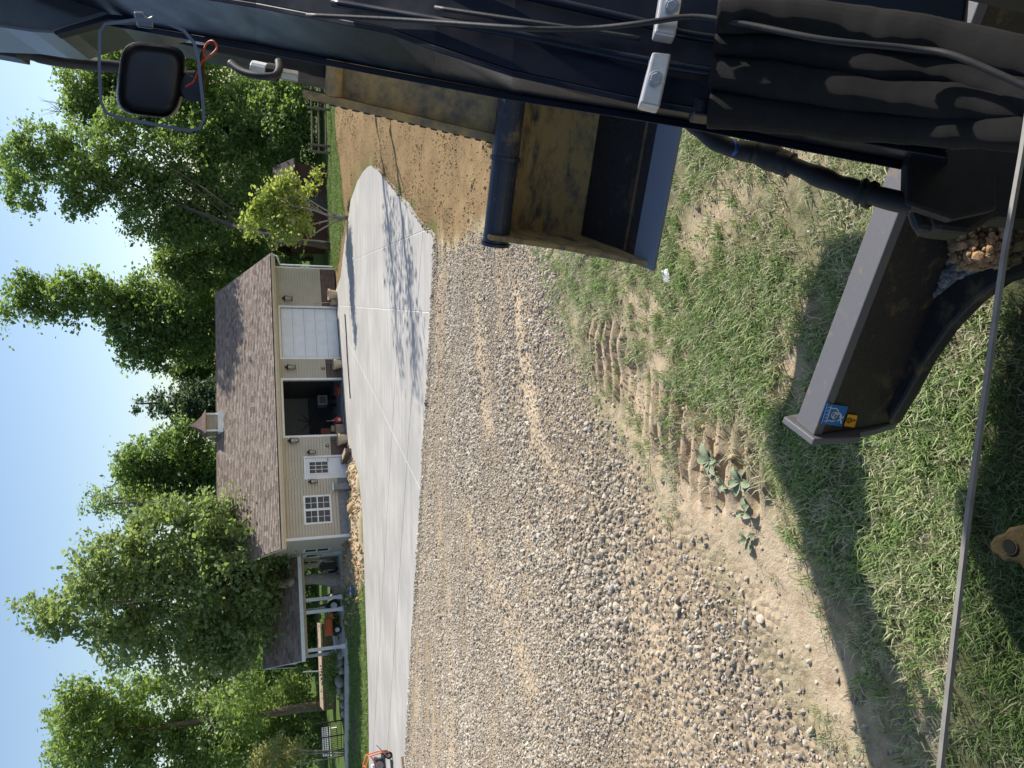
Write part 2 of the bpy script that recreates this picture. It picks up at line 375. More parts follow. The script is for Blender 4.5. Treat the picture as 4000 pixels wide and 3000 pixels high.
# ================================================================== the ground
def wpoly(px): return np.array([ground(*p)[:2] for p in px])
def sdist(X, Y, poly):                       # signed distance, positive inside
    X = X.ravel(); Y = Y.ravel(); n = len(poly); best = np.full(X.shape, 1e9); ins = np.zeros(X.shape, bool)
    for i in range(n):
        ax, ay = poly[i]; bx_, by_ = poly[(i+1) % n]; dx, dy = bx_-ax, by_-ay
        t = np.clip(((X-ax)*dx+(Y-ay)*dy)/(dx*dx+dy*dy+1e-12), 0, 1)
        best = np.minimum(best, np.hypot(X-ax-t*dx, Y-ay-t*dy))
        c = ((ay > Y) != (by_ > Y)) & (X < (bx_-ax)*(Y-ay)/(by_-ay+1e-12)+ax); ins ^= c
    return np.where(ins, best, -best)
def soft(d, wdt): return np.clip(d/wdt+.5, 0, 1)
SLAB_PX = [(1455, 643), (1478, 656), (1502, 688), (1532, 722), (1560, 760), (1640, 860), (1700, 920), (1690, 1000), (1680, 1300), (1652, 1800), (1600, 2600), (1582, 2980), (1570, 3300),
           (1446, 3300), (1442, 3000), (1438, 2700), (1425, 2300), (1415, 2000), (1400, 1850), (1362, 1750)]
SN = np.array([-.02*HN[0], -.02*HN[1], 1.0])
SLAB = [at_plane(x, y, P0, SN)[:2] for x, y in SLAB_PX]
SLAB += [house(-4.6, -.05, 0)[:2], house(4.9, -.05, 0)[:2]] + [at_plane(x, y, P0, SN)[:2] for x, y in [(1330, 1080), (1345, 950), (1370, 780), (1396, 706), (1418, 668), (1437, 648)]]
SLAB = np.array(SLAB)
# zones, outlined on the photograph and carried to the ground
Z_GRAV = [wpoly([(1560, 3400), (1590, 2980), (1610, 2600), (1655, 1800), (1685, 1300), (1690, 950), (1780, 985), (1860, 900), (1960, 860), (2080, 700), (2140, 900), (2180, 1130), (2260, 1450), (2420, 1750), (2560, 1980), (2820, 2220), (3020, 2500), (3350, 3000), (3500, 3600), (2400, 3900)])]
Z_SOIL = [wpoly([(1309, -400), (1309, 480), (1330, 660), (1350, 850), (1330, 1000), (1318, 1155), (1332, 1085), (1348, 950), (1372, 780), (1402, 700), (1456, 645), (1500, 690), (1560, 760), (1640, 860), (1705, 915), (1760, 985), (1840, 900), (1960, 870), (2080, 700), (2180, -400)])]
Z_SOIL.append(wpoly([(1316, 1168), (1334, 1085), (1352, 950), (1376, 780), (1350, 770), (1332, 900), (1318, 1000), (1304, 1110)]))
Z_TAN = [wpoly([(1338, 1760), (1366, 1752), (1402, 1850), (1417, 2000), (1426, 2290), (1400, 2420), (1362, 2520), (1350, 2300), (1344, 1960)]),
         wpoly([(2600, 1060), (2760, 830), (2900, 640), (3010, 540), (3130, 600), (3060, 690), (2940, 790), (2800, 960), (2720, 1080), (2660, 1160)]),
         wpoly([(2300, 1270), (2420, 1300), (2500, 1460), (2640, 1560), (2860, 1680), (2960, 1900), (2700, 1880), (2430, 1640), (2330, 1520)]),
         wpoly([(3040, 1500), (3080, 1250), (3160, 1180), (3200, 1250), (3110, 1500)]),
         wpoly([(2420, 1650), (2700, 1600), (2900, 1760), (3020, 1900), (3060, 2050), (3280, 2420), (3420, 2700), (3480, 3100), (3300, 3000), (3020, 2500), (2820, 2220), (2560, 1980)]),
         wpoly([(2440, 1120), (2560, 1060), (2660, 1180), (2640, 1350), (2520, 1330)]),
         wpoly([(2480, 1080), (2700, 1120), (2680, 1330), (2600, 1560), (2520, 1540), (2560, 1300)]), wpoly([(3540, 2650), (3700, 2650), (3720, 3100), (3480, 3100)])]
Z_TRK = [wpoly([(1800, 1960), (1835, 1940), (1960, 2260), (2080, 2560), (2140, 2760), (2070, 2780), (1960, 2480), (1880, 2230)]), wpoly([(1735, 2150), (1770, 2140), (1790, 3000), (1795, 3300), (1755, 3300), (1750, 2700)]), wpoly([(1980, 1050), (2030, 1060), (2060, 1300), (2110, 1600), (2180, 1850), (2120, 1850), (2040, 1600), (2000, 1330)]), wpoly([(1850, 1150), (1880, 1150), (1930, 1700), (1890, 1700)]), wpoly([(2250, 1900), (2330, 1880), (2480, 2200), (2720, 2700), (2760, 3100), (2640, 3100), (2560, 2700), (2380, 2250)])]
Z_GRASS = [wpoly([(2060, 920), (2200, 640), (2560, 300), (3000, -600), (4600, -800), (4600, 3600), (3700, 3300), (3480, 3000), (3420, 2700), (3280, 2400), (3060, 2050), (2900, 1760), (2560, 1700), (2420, 1560), (2330, 1500), (2260, 1330), (2160, 1100)])]
Z_LUGS = [(wpoly([(2290, 1260), (2400, 1270), (2500, 1440), (2640, 1520), (2900, 1600), (3040, 1700), (3020, 1960), (2760, 1980), (2580, 1780), (2400, 1620), (2310, 1480)]), .105)]
def zones(X, Y):
    sh = X.shape; nz = (vnoise(X, Y, .45, 1)-.5)*.5 + (vnoise(X, Y, .13, 2)-.5)*.25; far = np.clip(Y/12, .5, 3)
    d = lambda P: sdist(X, Y, P).reshape(sh) + nz*far*.8
    gr = np.max([soft(d(p), .5) for p in Z_GRASS], 0); gv = np.max([soft(d(p), .5*far) for p in Z_GRAV], 0)
    so_ = np.max([soft(d(p), .35*far) for p in Z_SOIL], 0); tn = np.max([soft(d(p), .3) for p in Z_TAN], 0)
    sd = Y-np.clip(22.7-0.333*X, 15, 31)+.35*np.sin(X*.33)+.5*(vnoise(X, Y, 3.0, 25)-.5)
    rut = np.max([np.exp(-((sd-c)/w_)**2)*a_ for c, w_, a_ in ((-1.5, .22, .5), (-3.4, .5, .85), (-5.0, .3, .6), (-7.6, .45, .75), (-9.3, .3, .5))], 0)*(sd < 0)*(Y > 7)
    tn = np.maximum(tn, rut*gv*.8); tn = np.maximum(tn, np.max([soft(d(p)-.05, .4*far) for p in Z_TRK], 0)*gv*(.75+.25*vnoise(X, Y, .5, 28)))
    so_ = np.maximum(so_, gv*(sd < .3)*(Y > 10)*np.clip(np.exp(-((sd+1.2)/1.4)**2)*.75+np.exp(-((sd+6.2)/.5)**2)*.5+np.exp(-((sd+2.6)/.18)**2)*.7-.9*vnoise(X*.3, Y, .8, 27), 0, .6))
    tn = np.maximum(tn, (Y < 21)*(1-gr)*(1-gv)*(1-so_))
    return gr, gv, so_, tn
GZ_FINE = lambda X, Y: (vnoise(X, Y, 1.7, 5)-.5)*.07*np.clip(Y/6, .3, 2) + (vnoise(X, Y, .3, 6)-.5)*.03 + (vnoise(X+.37*Y, Y-.29*X, .09, 7)-.5)*.006 + (vnoise(X-.4*Y, Y+.33*X, .05, 8)-.5)*.004
def gz(X, Y, lug=True):
    X = np.asarray(X, float); Y = np.asarray(Y, float); z = g0(X, Y)
    ds = sdist(X, Y, SLAB).reshape(X.shape); near = np.clip(-ds/.8, 0, 1)
    z = z + GZ_FINE(X, Y)*near - np.where(ds > .25, .06, 0)
    mound = soft(sdist(X, Y, Z_TAN[0]).reshape(X.shape)-.3, 1.0); z = z + mound*(.10+.28*(vnoise(X, Y, .9, 9)-.35)+.16*(vnoise(X, Y, .35, 10)-.5))
    sm = soft(sdist(X, Y, Z_SOIL[0]).reshape(X.shape)-.3, 1.2); z = z + sm*(.05+.22*(vnoise(X, Y, 1.3, 11)-.4)+.10*(vnoise(X, Y, .35, 12)-.5))*near
    if lug:
        for P, pitch in Z_LUGS:
            i = soft(sdist(X, Y, P).reshape(X.shape)-.02, .12)
            u = (X*.10+Y*.995 + .05*(vnoise(X, Y, .35, 14)-.5))/pitch
            z = z - i*(.016+.085*np.clip(np.sin(2*math.pi*u)*2.2, -.5, 1)*np.clip(2.2*vnoise(X, Y, .30, 15)-.45, .1, 1.2))
    return z
def grow(a, b, step, ratio, end):
    out = list(np.arange(a, b, step)); st = step
    while out[-1] < end: st *= ratio; out.append(out[-1]+st)
    return np.array(out)
xr = grow(-1.0, 2.6, .035, 1.045, 260); xl = -grow(1.035, 4.2, .035, 1.045, 260)[::-1]; XS = np.concatenate([xl, xr])
yf = grow(1.2, 2.5, .03, 1.0, 2.5); yf = np.concatenate([yf, np.arange(yf[-1]+.015, 5.2, .015)]); yf = np.concatenate([yf, grow(yf[-1]+.03, 6.2, .03, 1.022, 400)]); YS = np.concatenate([[-60, -25, -10, -5, -2, -.5, .4], yf])
GX, GY = np.meshgrid(XS, YS); GZ = gz(GX, GY); nr, nc = GX.shape
me = bpy.data.meshes.new('ground'); me.vertices.add(nr*nc); me.vertices.foreach_set('co', np.stack([GX, GY, GZ], -1).astype(np.float32).ravel())
ii = np.arange(nr*nc).reshape(nr, nc); q = np.stack([ii[:-1, :-1], ii[:-1, 1:], ii[1:, 1:], ii[1:, :-1]], -1).reshape(-1, 4)
me.loops.add(q.size); me.loops.foreach_set('vertex_index', q.ravel().astype(np.int32)); me.polygons.add(len(q)); me.polygons.foreach_set('loop_start', np.arange(0, q.size, 4, dtype=np.int32))
me.polygons.foreach_set('use_smooth', np.ones(len(q), bool)); me.update(calc_edges=True)
for k, v in zip(('grass', 'gravel', 'soil', 'tan'), zones(GX, GY)):
    at = me.attributes.new(k, 'FLOAT', 'POINT'); at.data.foreach_set('value', np.asarray(v, np.float32).ravel())
me.materials.append(MATS['ground']); gro = bpy.data.objects.new('ground', me); COL.objects.link(gro); tag(gro, kind='structure')

# ------------------------------------------------------------------ concrete driveway, split along its saw cuts
import bmesh
def slab3(p, dz=0): return (float(p[0]), float(p[1]), float(slab_z(p[0], p[1]))+dz)
def fine_edge(P):
    out = []
    for i in range(len(P)):
        a = P[i]; b = P[(i+1) % len(P)]; L = np.hypot(*(b-a)); m = max(1, int(L/.6))
        for k in range(m):
            c = a+(b-a)*k/m; j = .07 if 1 <= i <= 10 and k else 0
            out.append(c+np.array([random.uniform(-j, j), random.uniform(-j, j)]))
    return out
drive = thing('driveway', None, None, house(0, -10, 0), world=True); tag(drive, kind='structure')
JP = [((1385, 1385), (1650, 1930)), ((1493, 2393), (1580, 2832)), ((1465, 2798), (1486, 2925)), ((1495, 2300), (1465, 2806)), ((1556, 2300), (1516, 2890)),
      ((1446, 988), (1663, 898)), ((1380, 1199), (1452, 1204)), ((1420, 1740), (1600, 2350))]
bm = bmesh.new(); face = bm.faces.new([bm.verts.new((p[0], p[1], 0)) for p in fine_edge(SLAB)])
for a, b in JP:
    A_ = at_plane(*a, P0, SN)[:2]; B_ = at_plane(*b, P0, SN)[:2]; dv = B_-A_
    bmesh.ops.bisect_plane(bm, geom=list(bm.verts)+list(bm.edges)+list(bm.faces), plane_co=(A_[0], A_[1], 0), plane_no=(-dv[1], dv[0], 0))
polys = [[np.array(v.co[:2]) for v in f.verts] for f in bm.faces]; bm.free()
for P in polys:
    P = np.array(P); n = len(P); nx = np.roll(P, -1, 0); pv = np.roll(P, 1, 0)
    area = .5*np.sum(P[:, 0]*nx[:, 1]-nx[:, 0]*P[:, 1])
    if abs(area) < .05: continue
    if area < 0: P = P[::-1]; nx = np.roll(P, -1, 0); pv = np.roll(P, 1, 0)
    e1 = P-pv; e1 /= np.linalg.norm(e1, axis=1)[:, None]+1e-9; e2 = nx-P; e2 /= np.linalg.norm(e2, axis=1)[:, None]+1e-9
    nn = np.stack([-e1[:, 1]-e2[:, 1], e1[:, 0]+e2[:, 0]], 1); nn /= np.linalg.norm(nn, axis=1)[:, None]+1e-9
    Q = P+nn*.030
    mb = MB(); mb.prism([slab3(p, -.14) for p in Q], (0, 0, .14)); mb.build('concrete_panel', 'concrete', drive)
cen = SLAB.mean(0); nx = np.roll(SLAB, -1, 0)-SLAB; e_ = nx/np.linalg.norm(nx, axis=1)[:, None]; pe = np.roll(e_, 1, 0); sg = np.sign(np.sum(SLAB[:, 0]*np.roll(SLAB[:, 1], -1)-np.roll(SLAB[:, 0], -1)*SLAB[:, 1])); nb = sg*np.stack([-e_[:, 1]-pe[:, 1], e_[:, 0]+pe[:, 0]], 1); nb /= np.linalg.norm(nb, axis=1)[:, None]
mb = MB(); mb.prism([slab3(p, -.13) for p in SLAB+nb*.16], (0, 0, .118)); mb.build('joint_bed', 'joint_dust', drive)

# ------------------------------------------------------------------ scattered stones and grass (uncountable: one object each)
def scatter(name, label, cat, pts, rots, scl, idx, sources):
    me = bpy.data.meshes.new(name); n = len(pts); me.vertices.add(n); me.vertices.foreach_set('co', np.asarray(pts, np.float32).ravel())
    a = me.attributes.new('rot', 'FLOAT_VECTOR', 'POINT'); a.data.foreach_set('vector', np.asarray(rots, np.float32).ravel())
    a = me.attributes.new('scl', 'FLOAT_VECTOR', 'POINT'); a.data.foreach_set('vector', np.asarray(scl, np.float32).ravel())
    a = me.attributes.new('idx', 'INT', 'POINT'); a.data.foreach_set('value', np.asarray(idx, np.int32))
    o = bpy.data.objects.new(name, me); COL.objects.link(o); tag(o, label, cat, kind='stuff')
    me.materials.append(sources[0].data.materials[0])
    src = bpy.data.collections.new(name+'_shapes')
    for s_ in sources:
        for c in list(s_.users_collection): c.objects.unlink(s_)
        src.objects.link(s_)
    ng = bpy.data.node_groups.new(name, 'GeometryNodeTree')
    ng.interface.new_socket('Geometry', in_out='INPUT', socket_type='NodeSocketGeometry'); ng.interface.new_socket('Geometry', in_out='OUTPUT', socket_type='NodeSocketGeometry')
    nd = ng.nodes; gi = nd.new('NodeGroupInput'); go = nd.new('NodeGroupOutput'); ip = nd.new('GeometryNodeInstanceOnPoints'); ci = nd.new('GeometryNodeCollectionInfo')
    ci.inputs['Collection'].default_value = src; ci.inputs['Separate Children'].default_value = True; ci.inputs['Reset Children'].default_value = True
    def na(k, t):
        x = nd.new('GeometryNodeInputNamedAttribute'); x.data_type = t; x.inputs['Name'].default_value = k; return x.outputs['Attribute']
    ng.links.new(gi.outputs[0], ip.inputs['Points']); ng.links.new(ci.outputs[0], ip.inputs['Instance']); ip.inputs['Pick Instance'].default_value = True
    ng.links.new(na('idx', 'INT'), ip.inputs['Instance Index']); ng.links.new(na('scl', 'FLOAT_VECTOR'), ip.inputs['Scale'])
    e2r = nd.new('FunctionNodeEulerToRotation'); ng.links.new(na('rot', 'FLOAT_VECTOR'), e2r.inputs[0]); ng.links.new(e2r.outputs[0], ip.inputs['Rotation'])
    ng.links.new(ip.outputs[0], go.inputs[0]); md = o.modifiers.new('scatter', 'NODES'); md.node_group = ng
    return o
def shapes(name, mat, k, fn, smooth=False):
    out = []
    for i in range(k):
        mb = MB(); fn(mb, i); out.append(mb.build(name, mat, None, smooth))
    return out
def stones_src(name, mat, k, base):
    return shapes(name, mat, k, lambda mb, i: mb.rock((0, 0, 0), .92, base+i, (1, .8, .62), True))
def blades(mb, i, nb, h, wd, lean, spread):
    R = random.Random(500+i)
    for _ in range(nb):
        a = R.uniform(0, 6.28); r = spread*math.sqrt(R.random()); x, y = r*math.cos(a), r*math.sin(a); b = R.uniform(0, 6.28); H = h*R.uniform(.5, 1.15); L = H*R.uniform(.2, lean)
        dx, dy = math.cos(b), math.sin(b); px, py = -dy*wd*R.uniform(.6, 1.2)/2, dx*wd/2
        m = (x+dx*L*.35, y+dy*L*.35, H*.6); t = (x+dx*L, y+dy*L, H*R.uniform(.7, 1.0))
        mb.add([(x-px, y-py, -.01), (x+px, y+py, -.01), (m[0]+px, m[1]+py, m[2]), (m[0]-px, m[1]-py, m[2]), t], [(0, 1, 2, 3), (3, 2, 4)])
def sample(x0, x1, y0, y1, n):
    X = rng.uniform(x0, x1, n); Y = rng.uniform(y0, y1, n)
    keep = (X < .56*Y+1.2) & (X > -.56*Y-1.6); return X[keep], Y[keep]
def rand_rot(n, tilt=3.14): return np.stack([rng.uniform(-tilt, tilt, n), rng.uniform(-tilt, tilt, n), rng.uniform(0, 6.28, n)], 1)
# gravel
PX, PY, SC = [], [], []
for (y0, y1, x0, x1, n, s0) in [(1.6, 5, -4, 3, 26000, .0105), (1.6, 5.5, -4.5, 2.5, 60000, .006), (4, 9, -6.5, 3.5, 110000, .0120), (9, 15, -10, 5.5, 125000, .0152), (15, 27.5, -17, 6.5, 130000, .0195)]:
    X, Y = sample(x0, x1, y0, y1, n); gr, gv, so_, tn = zones(X, Y)
    cl = vnoise(X, Y, .8, 21)*.6+vnoise(X, Y, 2.6, 22)*.6
    band = np.clip((cl*.75+vnoise(X*.16+Y*.05, Y+X*.33, .55, 24)*.55-.32)*2.1, .10, 1); edge_ = sdist(X, Y, SLAB)
    p = gv*(1-so_)*band*(1-.86*tn)*.92 + .07*(1-gv)*np.clip(tn+.35, 0, 1)*(Y < 7)
    k = (rng.random(len(X)) < p) & (edge_ < -.02)
    X = X[k]; Y = Y[k]; PX.append(X); PY.append(Y)
    big = np.clip((vnoise(X, Y, 1.3, 23)-.35)*2.2, 0, 1); SC.append(s0*np.clip(np.exp(rng.normal(0, .45, len(X))), .35, 2.6)*(.82+.42*big))
X = np.concatenate(PX); Y = np.concatenate(PY); s_ = np.concatenate(SC); Zg = gz(X, Y)+s_*.15
scatter('gravel', 'loose tan and grey crushed stone spread over the slope', 'gravel', np.stack([X, Y, Zg], 1), rand_rot(len(X)), np.stack([s_]*3, 1), rng.integers(0, 8, len(X)), stones_src('stone', 'gravel_stone', 8, 900))
# crumbled gravel edge spilling at the slab
def along(poly, i0, i1, n, off, sp):
    ks = rng.uniform(i0, i1, n); i = ks.astype(int); f = (ks-i)[:, None]; P = poly[i]*(1-f)+poly[i+1]*f
    dv = poly[i+1]-poly[i]; nv = np.stack([dv[:, 1], -dv[:, 0]], 1)/(np.linalg.norm(dv, axis=1)[:, None]+1e-9)
    sgn = np.where(nv[:, 1:2] > 0, -1, 1); return P+nv*sgn*(off+rng.exponential(sp, n))[:, None]
P = along(SLAB, 6, 11, 8000, -.02, .28); s_ = .022*np.exp(rng.normal(0, .45, len(P)))
scatter('gravel_edge', 'ridge of loose stone piled along the near edge of the concrete', 'gravel', np.stack([P[:, 0], P[:, 1], np.maximum(gz(P[:, 0], P[:, 1]), slab_z(P[:, 0], P[:, 1])-.10)+rng.uniform(0, .05, len(P))], 1), rand_rot(len(P)), np.stack([s_]*3, 1), rng.integers(0, 4, len(P)), stones_src('stone', 'gravel_stone', 4, 940))
# brown soil clods, to the right of the slab and strung along its right-hand edge
X, Y = sample(-2, 22, 6, 45, 150000); gr, gv, so_, tn = zones(X, Y); cl = vnoise(X, Y, .9, 31)
k = (rng.random(len(X)) < so_*np.clip((cl-.3)*1.8, .05, .8)) & (sdist(X, Y, SLAB) < -.03); X = X[k]; Y = Y[k]
P = along(SLAB, 0, 6, 2400, -.10, .30); X = np.concatenate([X, P[:, 0]]); Y = np.concatenate([Y, P[:, 1]])
s_ = .013*np.exp(rng.normal(0, .5, len(X)))
scatter('soil_clods', 'crumbly brown soil clods graded out right of the concrete', 'soil', np.stack([X, Y, np.maximum(gz(X, Y), np.where(sdist(X, Y, SLAB) > 0, slab_z(X, Y), -9))+s_*.2], 1), rand_rot(len(X)), np.stack([s_]*3, 1), rng.integers(0, 5, len(X)), stones_src('clod', 'soil_clod', 5, 960))
# tan clods on the mound in front of the house
X = rng.uniform(-16, -2, 16000); Y = rng.uniform(34, 44, 16000); dd = sdist(X, Y, Z_TAN[0]); k = (rng.random(len(X)) < soft(dd, .8)*np.clip(vnoise(X, Y, .6, 33)*1.3, .1, 1)*.8); X = X[k]; Y = Y[k]
s_ = .045*np.exp(rng.normal(0, .5, len(X)))
scatter('dirt_mound_clods', 'tan dirt clods heaped between the house and the concrete', 'soil', np.stack([X, Y, gz(X, Y)+s_*.2], 1), rand_rot(len(X)), np.stack([s_]*3, 1), rng.integers(0, 4, len(X)), stones_src('clod', 'tan_clod', 4, 980))
# crumbled soil in the tread imprints
X, Y = sample(-2.5, 1.5, 2, 6, 40000); lg = np.max([soft(sdist(X, Y, P)-.05, .15) for P, _ in Z_LUGS], 0); k = rng.random(len(X)) < lg*.35*(vnoise(X, Y, .12, 35) > .45); X = X[k]; Y = Y[k]; s_ = .0055*np.exp(rng.normal(0, .5, len(X)))
scatter('tread_crumbs', 'crumbled soil lying in the tread imprints', 'soil', np.stack([X, Y, gz(X, Y)+s_*.2], 1), rand_rot(len(X)), np.stack([s_]*3, 1), rng.integers(0, 4, len(X)), stones_src('clod', 'tan_clod', 4, 990))
# foreground grass, thick by the blade and thin towards the gravel
PX, PY = [], []
for (x0, x1, y0, y1, n) in [(-2.4, 3.2, 1.2, 3.6, 26000), (-3.5, 4.5, 3.4, 8.5, 22000)]:
    X, Y = sample(x0, x1, y0, y1, n); gr, gv, so_, tn = zones(X, Y)
    lug = np.max([soft(sdist(X, Y, P), .1) for P, _ in Z_LUGS], 0)
    p = gr*(1-.88*tn)*(1-.55*lug)*np.clip((vnoise(X, Y, .35, 41)*.7+vnoise(X, Y, 1.1, 42)*.7-.34)*2.0, .06, 1) + .16*tn*(1-gv)*(vnoise(X, Y, .3, 43) > .5)
    k = rng.random(len(X)) < p*(1-so_); PX.append(X[k]); PY.append(Y[k])
X = np.concatenate(PX); Y = np.concatenate(PY); dusty = vnoise(X, Y, .8, 44)+rng.normal(0, .17, len(X)) > .46
for nm, lab, mt, kk in [('grass', 'short green grass around the dozer blade', 'grass_blade', ~dusty), ('dusty_grass', 'pale dusty flattened grass between the track marks', 'dusty_blade', dusty)]:
    x = X[kk]; y = Y[kk]; s_ = rng.uniform(.65, 1.2, len(x))
    src = shapes('grass_tuft', mt, 4, lambda mb, i: blades(mb, i+(10 if nm == 'grass' else 30), 13, .055 if nm == 'grass' else .045, .0042, 1.1 if nm == 'grass' else 2.0, .035))
    scatter(nm, lab, 'grass', np.stack([x, y, gz(x, y)], 1), rand_rot(len(x), .25), np.stack([s_]*3, 1), rng.integers(0, 4, len(x)), src)
# far lawns
Z_LAWN = [wpoly([(1358, 2330), (1425, 2280), (1436, 2700), (1442, 3300), (1360, 3300), (1356, 2600)]), wpoly([(1309, -300), (1309, 480), (1330, 660), (1345, 850), (1318, 1040), (1285, 1040), (1280, -300)])]
X = rng.uniform(-26, 26, 130000); Y = rng.uniform(32, 56, 130000); k = np.max([soft(sdist(X, Y, P), .8) for P in Z_LAWN], 0) > rng.random(len(X)); X = X[k]; Y = Y[k]
s_ = rng.uniform(.7, 1.3, len(X))
scatter('lawn', 'mown green lawn strips beside the concrete and by the rail fence', 'lawn', np.stack([X, Y, gz(X, Y)], 1), rand_rot(len(X), .2), np.stack([s_]*3, 1), rng.integers(0, 3, len(X)), shapes('grass_tuft', 'lawn_blade', 3, lambda mb, i: blades(mb, i+60, 14, .11, .014, .9, .09)))

# ================================================================== the garage building (local: x along the front, y into the house, z up)
gar = thing('garage_building', 'long beige sided garage with brown shingle roof and two big doors', 'building', P0, YAW)
XL, XR, DEP, EV = -9.26, 6.37, 8.6, 3.5
OPEN = [(.69, 3.75, 0, 3.1), (-3.8, -.65, 0, 3.12), (-6.1, -5.05, 0, 2.15), (-8.54, -7.05, .98, 2.36)]
def cut(x0, x1, z0, z1, ops):
    iv = [(x0, x1)]
    for a, b, c, d in ops:
        if c < z1-.001 and d > z0+.001:
            nv = []
            for p, q in iv:
                if b <= p or a >= q: nv.append((p, q)); continue
                if a > p: nv.append((p, a))
                if b < q: nv.append((b, q))
            iv = nv
    return [(p, q) for p, q in iv if q-p > .03]
def laps(mb, f, x0, x1, z0, z1, ops, ex=.145, out=.045):
    z = z0
    while z < z1-.01:
        t = min(z+ex, z1)
        for p, q in cut(x0, x1, z, t, ops):
            u = t-.030
            mb.add([f(p, -out, z), f(q, -out, z), f(q, -out*.8, u), f(p, -out*.8, u), f(p, -.003, u), f(q, -.003, u), f(q, -.003, t), f(p, -.003, t)], [(0, 1, 2, 3), (3, 2, 5, 4), (4, 5, 6, 7)])
        z = t
wm = MB()
zs = sorted({0, EV} | {v for o_ in OPEN for v in o_[2:]})
for z0, z1 in zip(zs[:-1], zs[1:]):
    for p, q_ in cut(XL, XR, z0, z1, OPEN): wm.bx(p, q_, 0, .15, z0, z1)
wm.bx(XL, XL+.15, .15, DEP, 0, EV); wm.bx(XR-.15, XR, .15, DEP, 0, EV); wm.bx(XL+.15, XR-.15, DEP-.15, DEP, 0, EV)
RY, RZ, EO, ER = 4.3, 6.48, -.5, 3.52
for xx in (XL, XR-.15): wm.prism([(xx, 0, EV), (xx, DEP, EV), (xx, RY, RZ-.32)], (.15, 0, 0))
wm.build('wall', 'siding', gar)
sm = MB(); laps(sm, lambda x, y, z: (x, y, z), -6.1, XR-.1, .83, EV-.02, OPEN); laps(sm, lambda x, y, z: (x, y, z), XL+.1, -6.1, .62, EV-.02, OPEN)
laps(sm, lambda x, y, z: (XL+y, x, z), .1, DEP, .5, EV, [(2.6, 3.5, .8, 2.2), (4.1, 5.1, 0, 2.15), (6.2, 7.1, .9, 2.2)])
tag(sm.build('siding', 'siding', gar), 'rows of beige lap siding', kind='stuff')
mb = MB()
for a, b, c, d in [(XL, XL+.1, -.034, -.001), (XR-.1, XR, -.034, -.001), (XL-.034, XL-.001, -.034, .1)]: mb = MB(); mb.bx(a, b, c, d, 0, EV); mb.build('corner_trim', 'white_trim', gar)
# brown stone base, every block of it
for (a, b) in [(3.9, 6.27), (-.52, .56), (-4.95, -3.93)]:
    mb = MB(); mb.bx(a, b, -.018, -.001, 0, .80); base = mb.build('stone_base', 'joint_dark', gar)
    z = 0
    for r in range(4):
        hgt = .195; x = a
        while x < b-.02:
            L = min(random.choice([.42, .56, .8]), b-x); L = b-x if b-x-L < .15 else L
            mb = MB(); d = .05+random.uniform(-.006, .006); mb.bx(x+.006, x+L-.006, -d, -.018, z+.005, z+hgt-.005); mb.build('stone', 'wainscot', base); x += L
        z += hgt
    mb = MB(); mb.bx(a, b, -.065, -.001, .795, .828); mb.build('stone_cap', 'block_brown', base)
mb = MB(); mb.bx(XL+.1, -6.15, -.03, -.001, .0, .61); mb.build('foundation', 'grey_plastic', gar)
# garage door casings, the closed door by sections
for x0, x1, zt in [(.69, 3.75, 3.1), (-3.8, -.65, 3.12)]:
    mb = MB(); mb.bx(x0-.11, x0, -.045, .12, 0, zt+.11); mb.bx(x1, x1+.11, -.045, .12, 0, zt+.11); mb.bx(x0, x1, -.045, .12, zt, zt+.11); mb.build('door_casing', 'white_trim', gar, bevel=.006)
mb = MB(); mb.bx(.70, 3.74, .085, .11, .0, 3.09); gd = mb.build('garage_door', 'joint_dark', gar)
for i in range(5):
    z0 = .02+i*.613; mb = MB(); mb.bx(.71, 3.73, .055, .085, z0, z0+.602)
    sec = mb.build('door_section', 'door_white', gd, bevel=.006)
    for k in range(4):
        xa = .80+k*.735; mb = MB(); mb.bx(xa, xa+.635, .043, .056, z0+.09, z0+.51); mb.build('raised_panel', 'door_white', sec, bevel=.01) if False else mb.build('raised_panel', 'door_white', gd, bevel=.01)
mb = MB(); mb.bx(.71, 3.73, .05, .09, .0, .022); mb.build('bottom_seal', 'rubber', gd)
# entry door with nine panes
mb = MB(); mb.bx(-6.2, -6.1, -.045, .1, 0, 2.25); mb.bx(-5.05, -4.95, -.045, .1, 0, 2.25); mb.bx(-6.1, -5.05, -.045, .1, 2.15, 2.25); mb.build('entry_casing', 'white_trim', gar, bevel=.006)
mb = MB(); mb.bx(-6.09, -5.06, .02, .07, .02, 2.14); ed = mb.build('entry_door', 'door_white', gar)
mb = MB()
for a, b, c, d in [(-5.93, -5.88, .98, 2.02), (-5.27, -5.22, .98, 2.02), (-5.88, -5.27, .98, 1.03), (-5.88, -5.27, 1.97, 2.02)]: mb.bx(a, b, -.012, .019, c, d)
for k in (1, 2): mb.bx(-5.88+k*.2033-.012, -5.88+k*.2033+.012, -.006, .019, 1.03, 1.97); mb.bx(-5.88, -5.27, -.004, .019, 1.03+k*.3133-.012, 1.03+k*.3133+.012)
mb.build('muntin', 'white_trim', ed)
for i in range(3):
    for j in range(3):
        mb = MB(); mb.bx(-5.88+i*.2033+.013, -5.88+(i+1)*.2033-.013, .010, .018, 1.03+j*.3133+.013, 1.03+(j+1)*.3133-.013); mb.build('pane', 'window_glass', ed)
mb = MB(); mb.tube([(-5.16, .02, 1.02), (-5.16, -.05, 1.02)], .022, 8); mb.tube([(-5.16, -.05, 1.02), (-5.28, -.05, 1.02)], .012, 6); mb.build('handle', 'black_metal', ed)
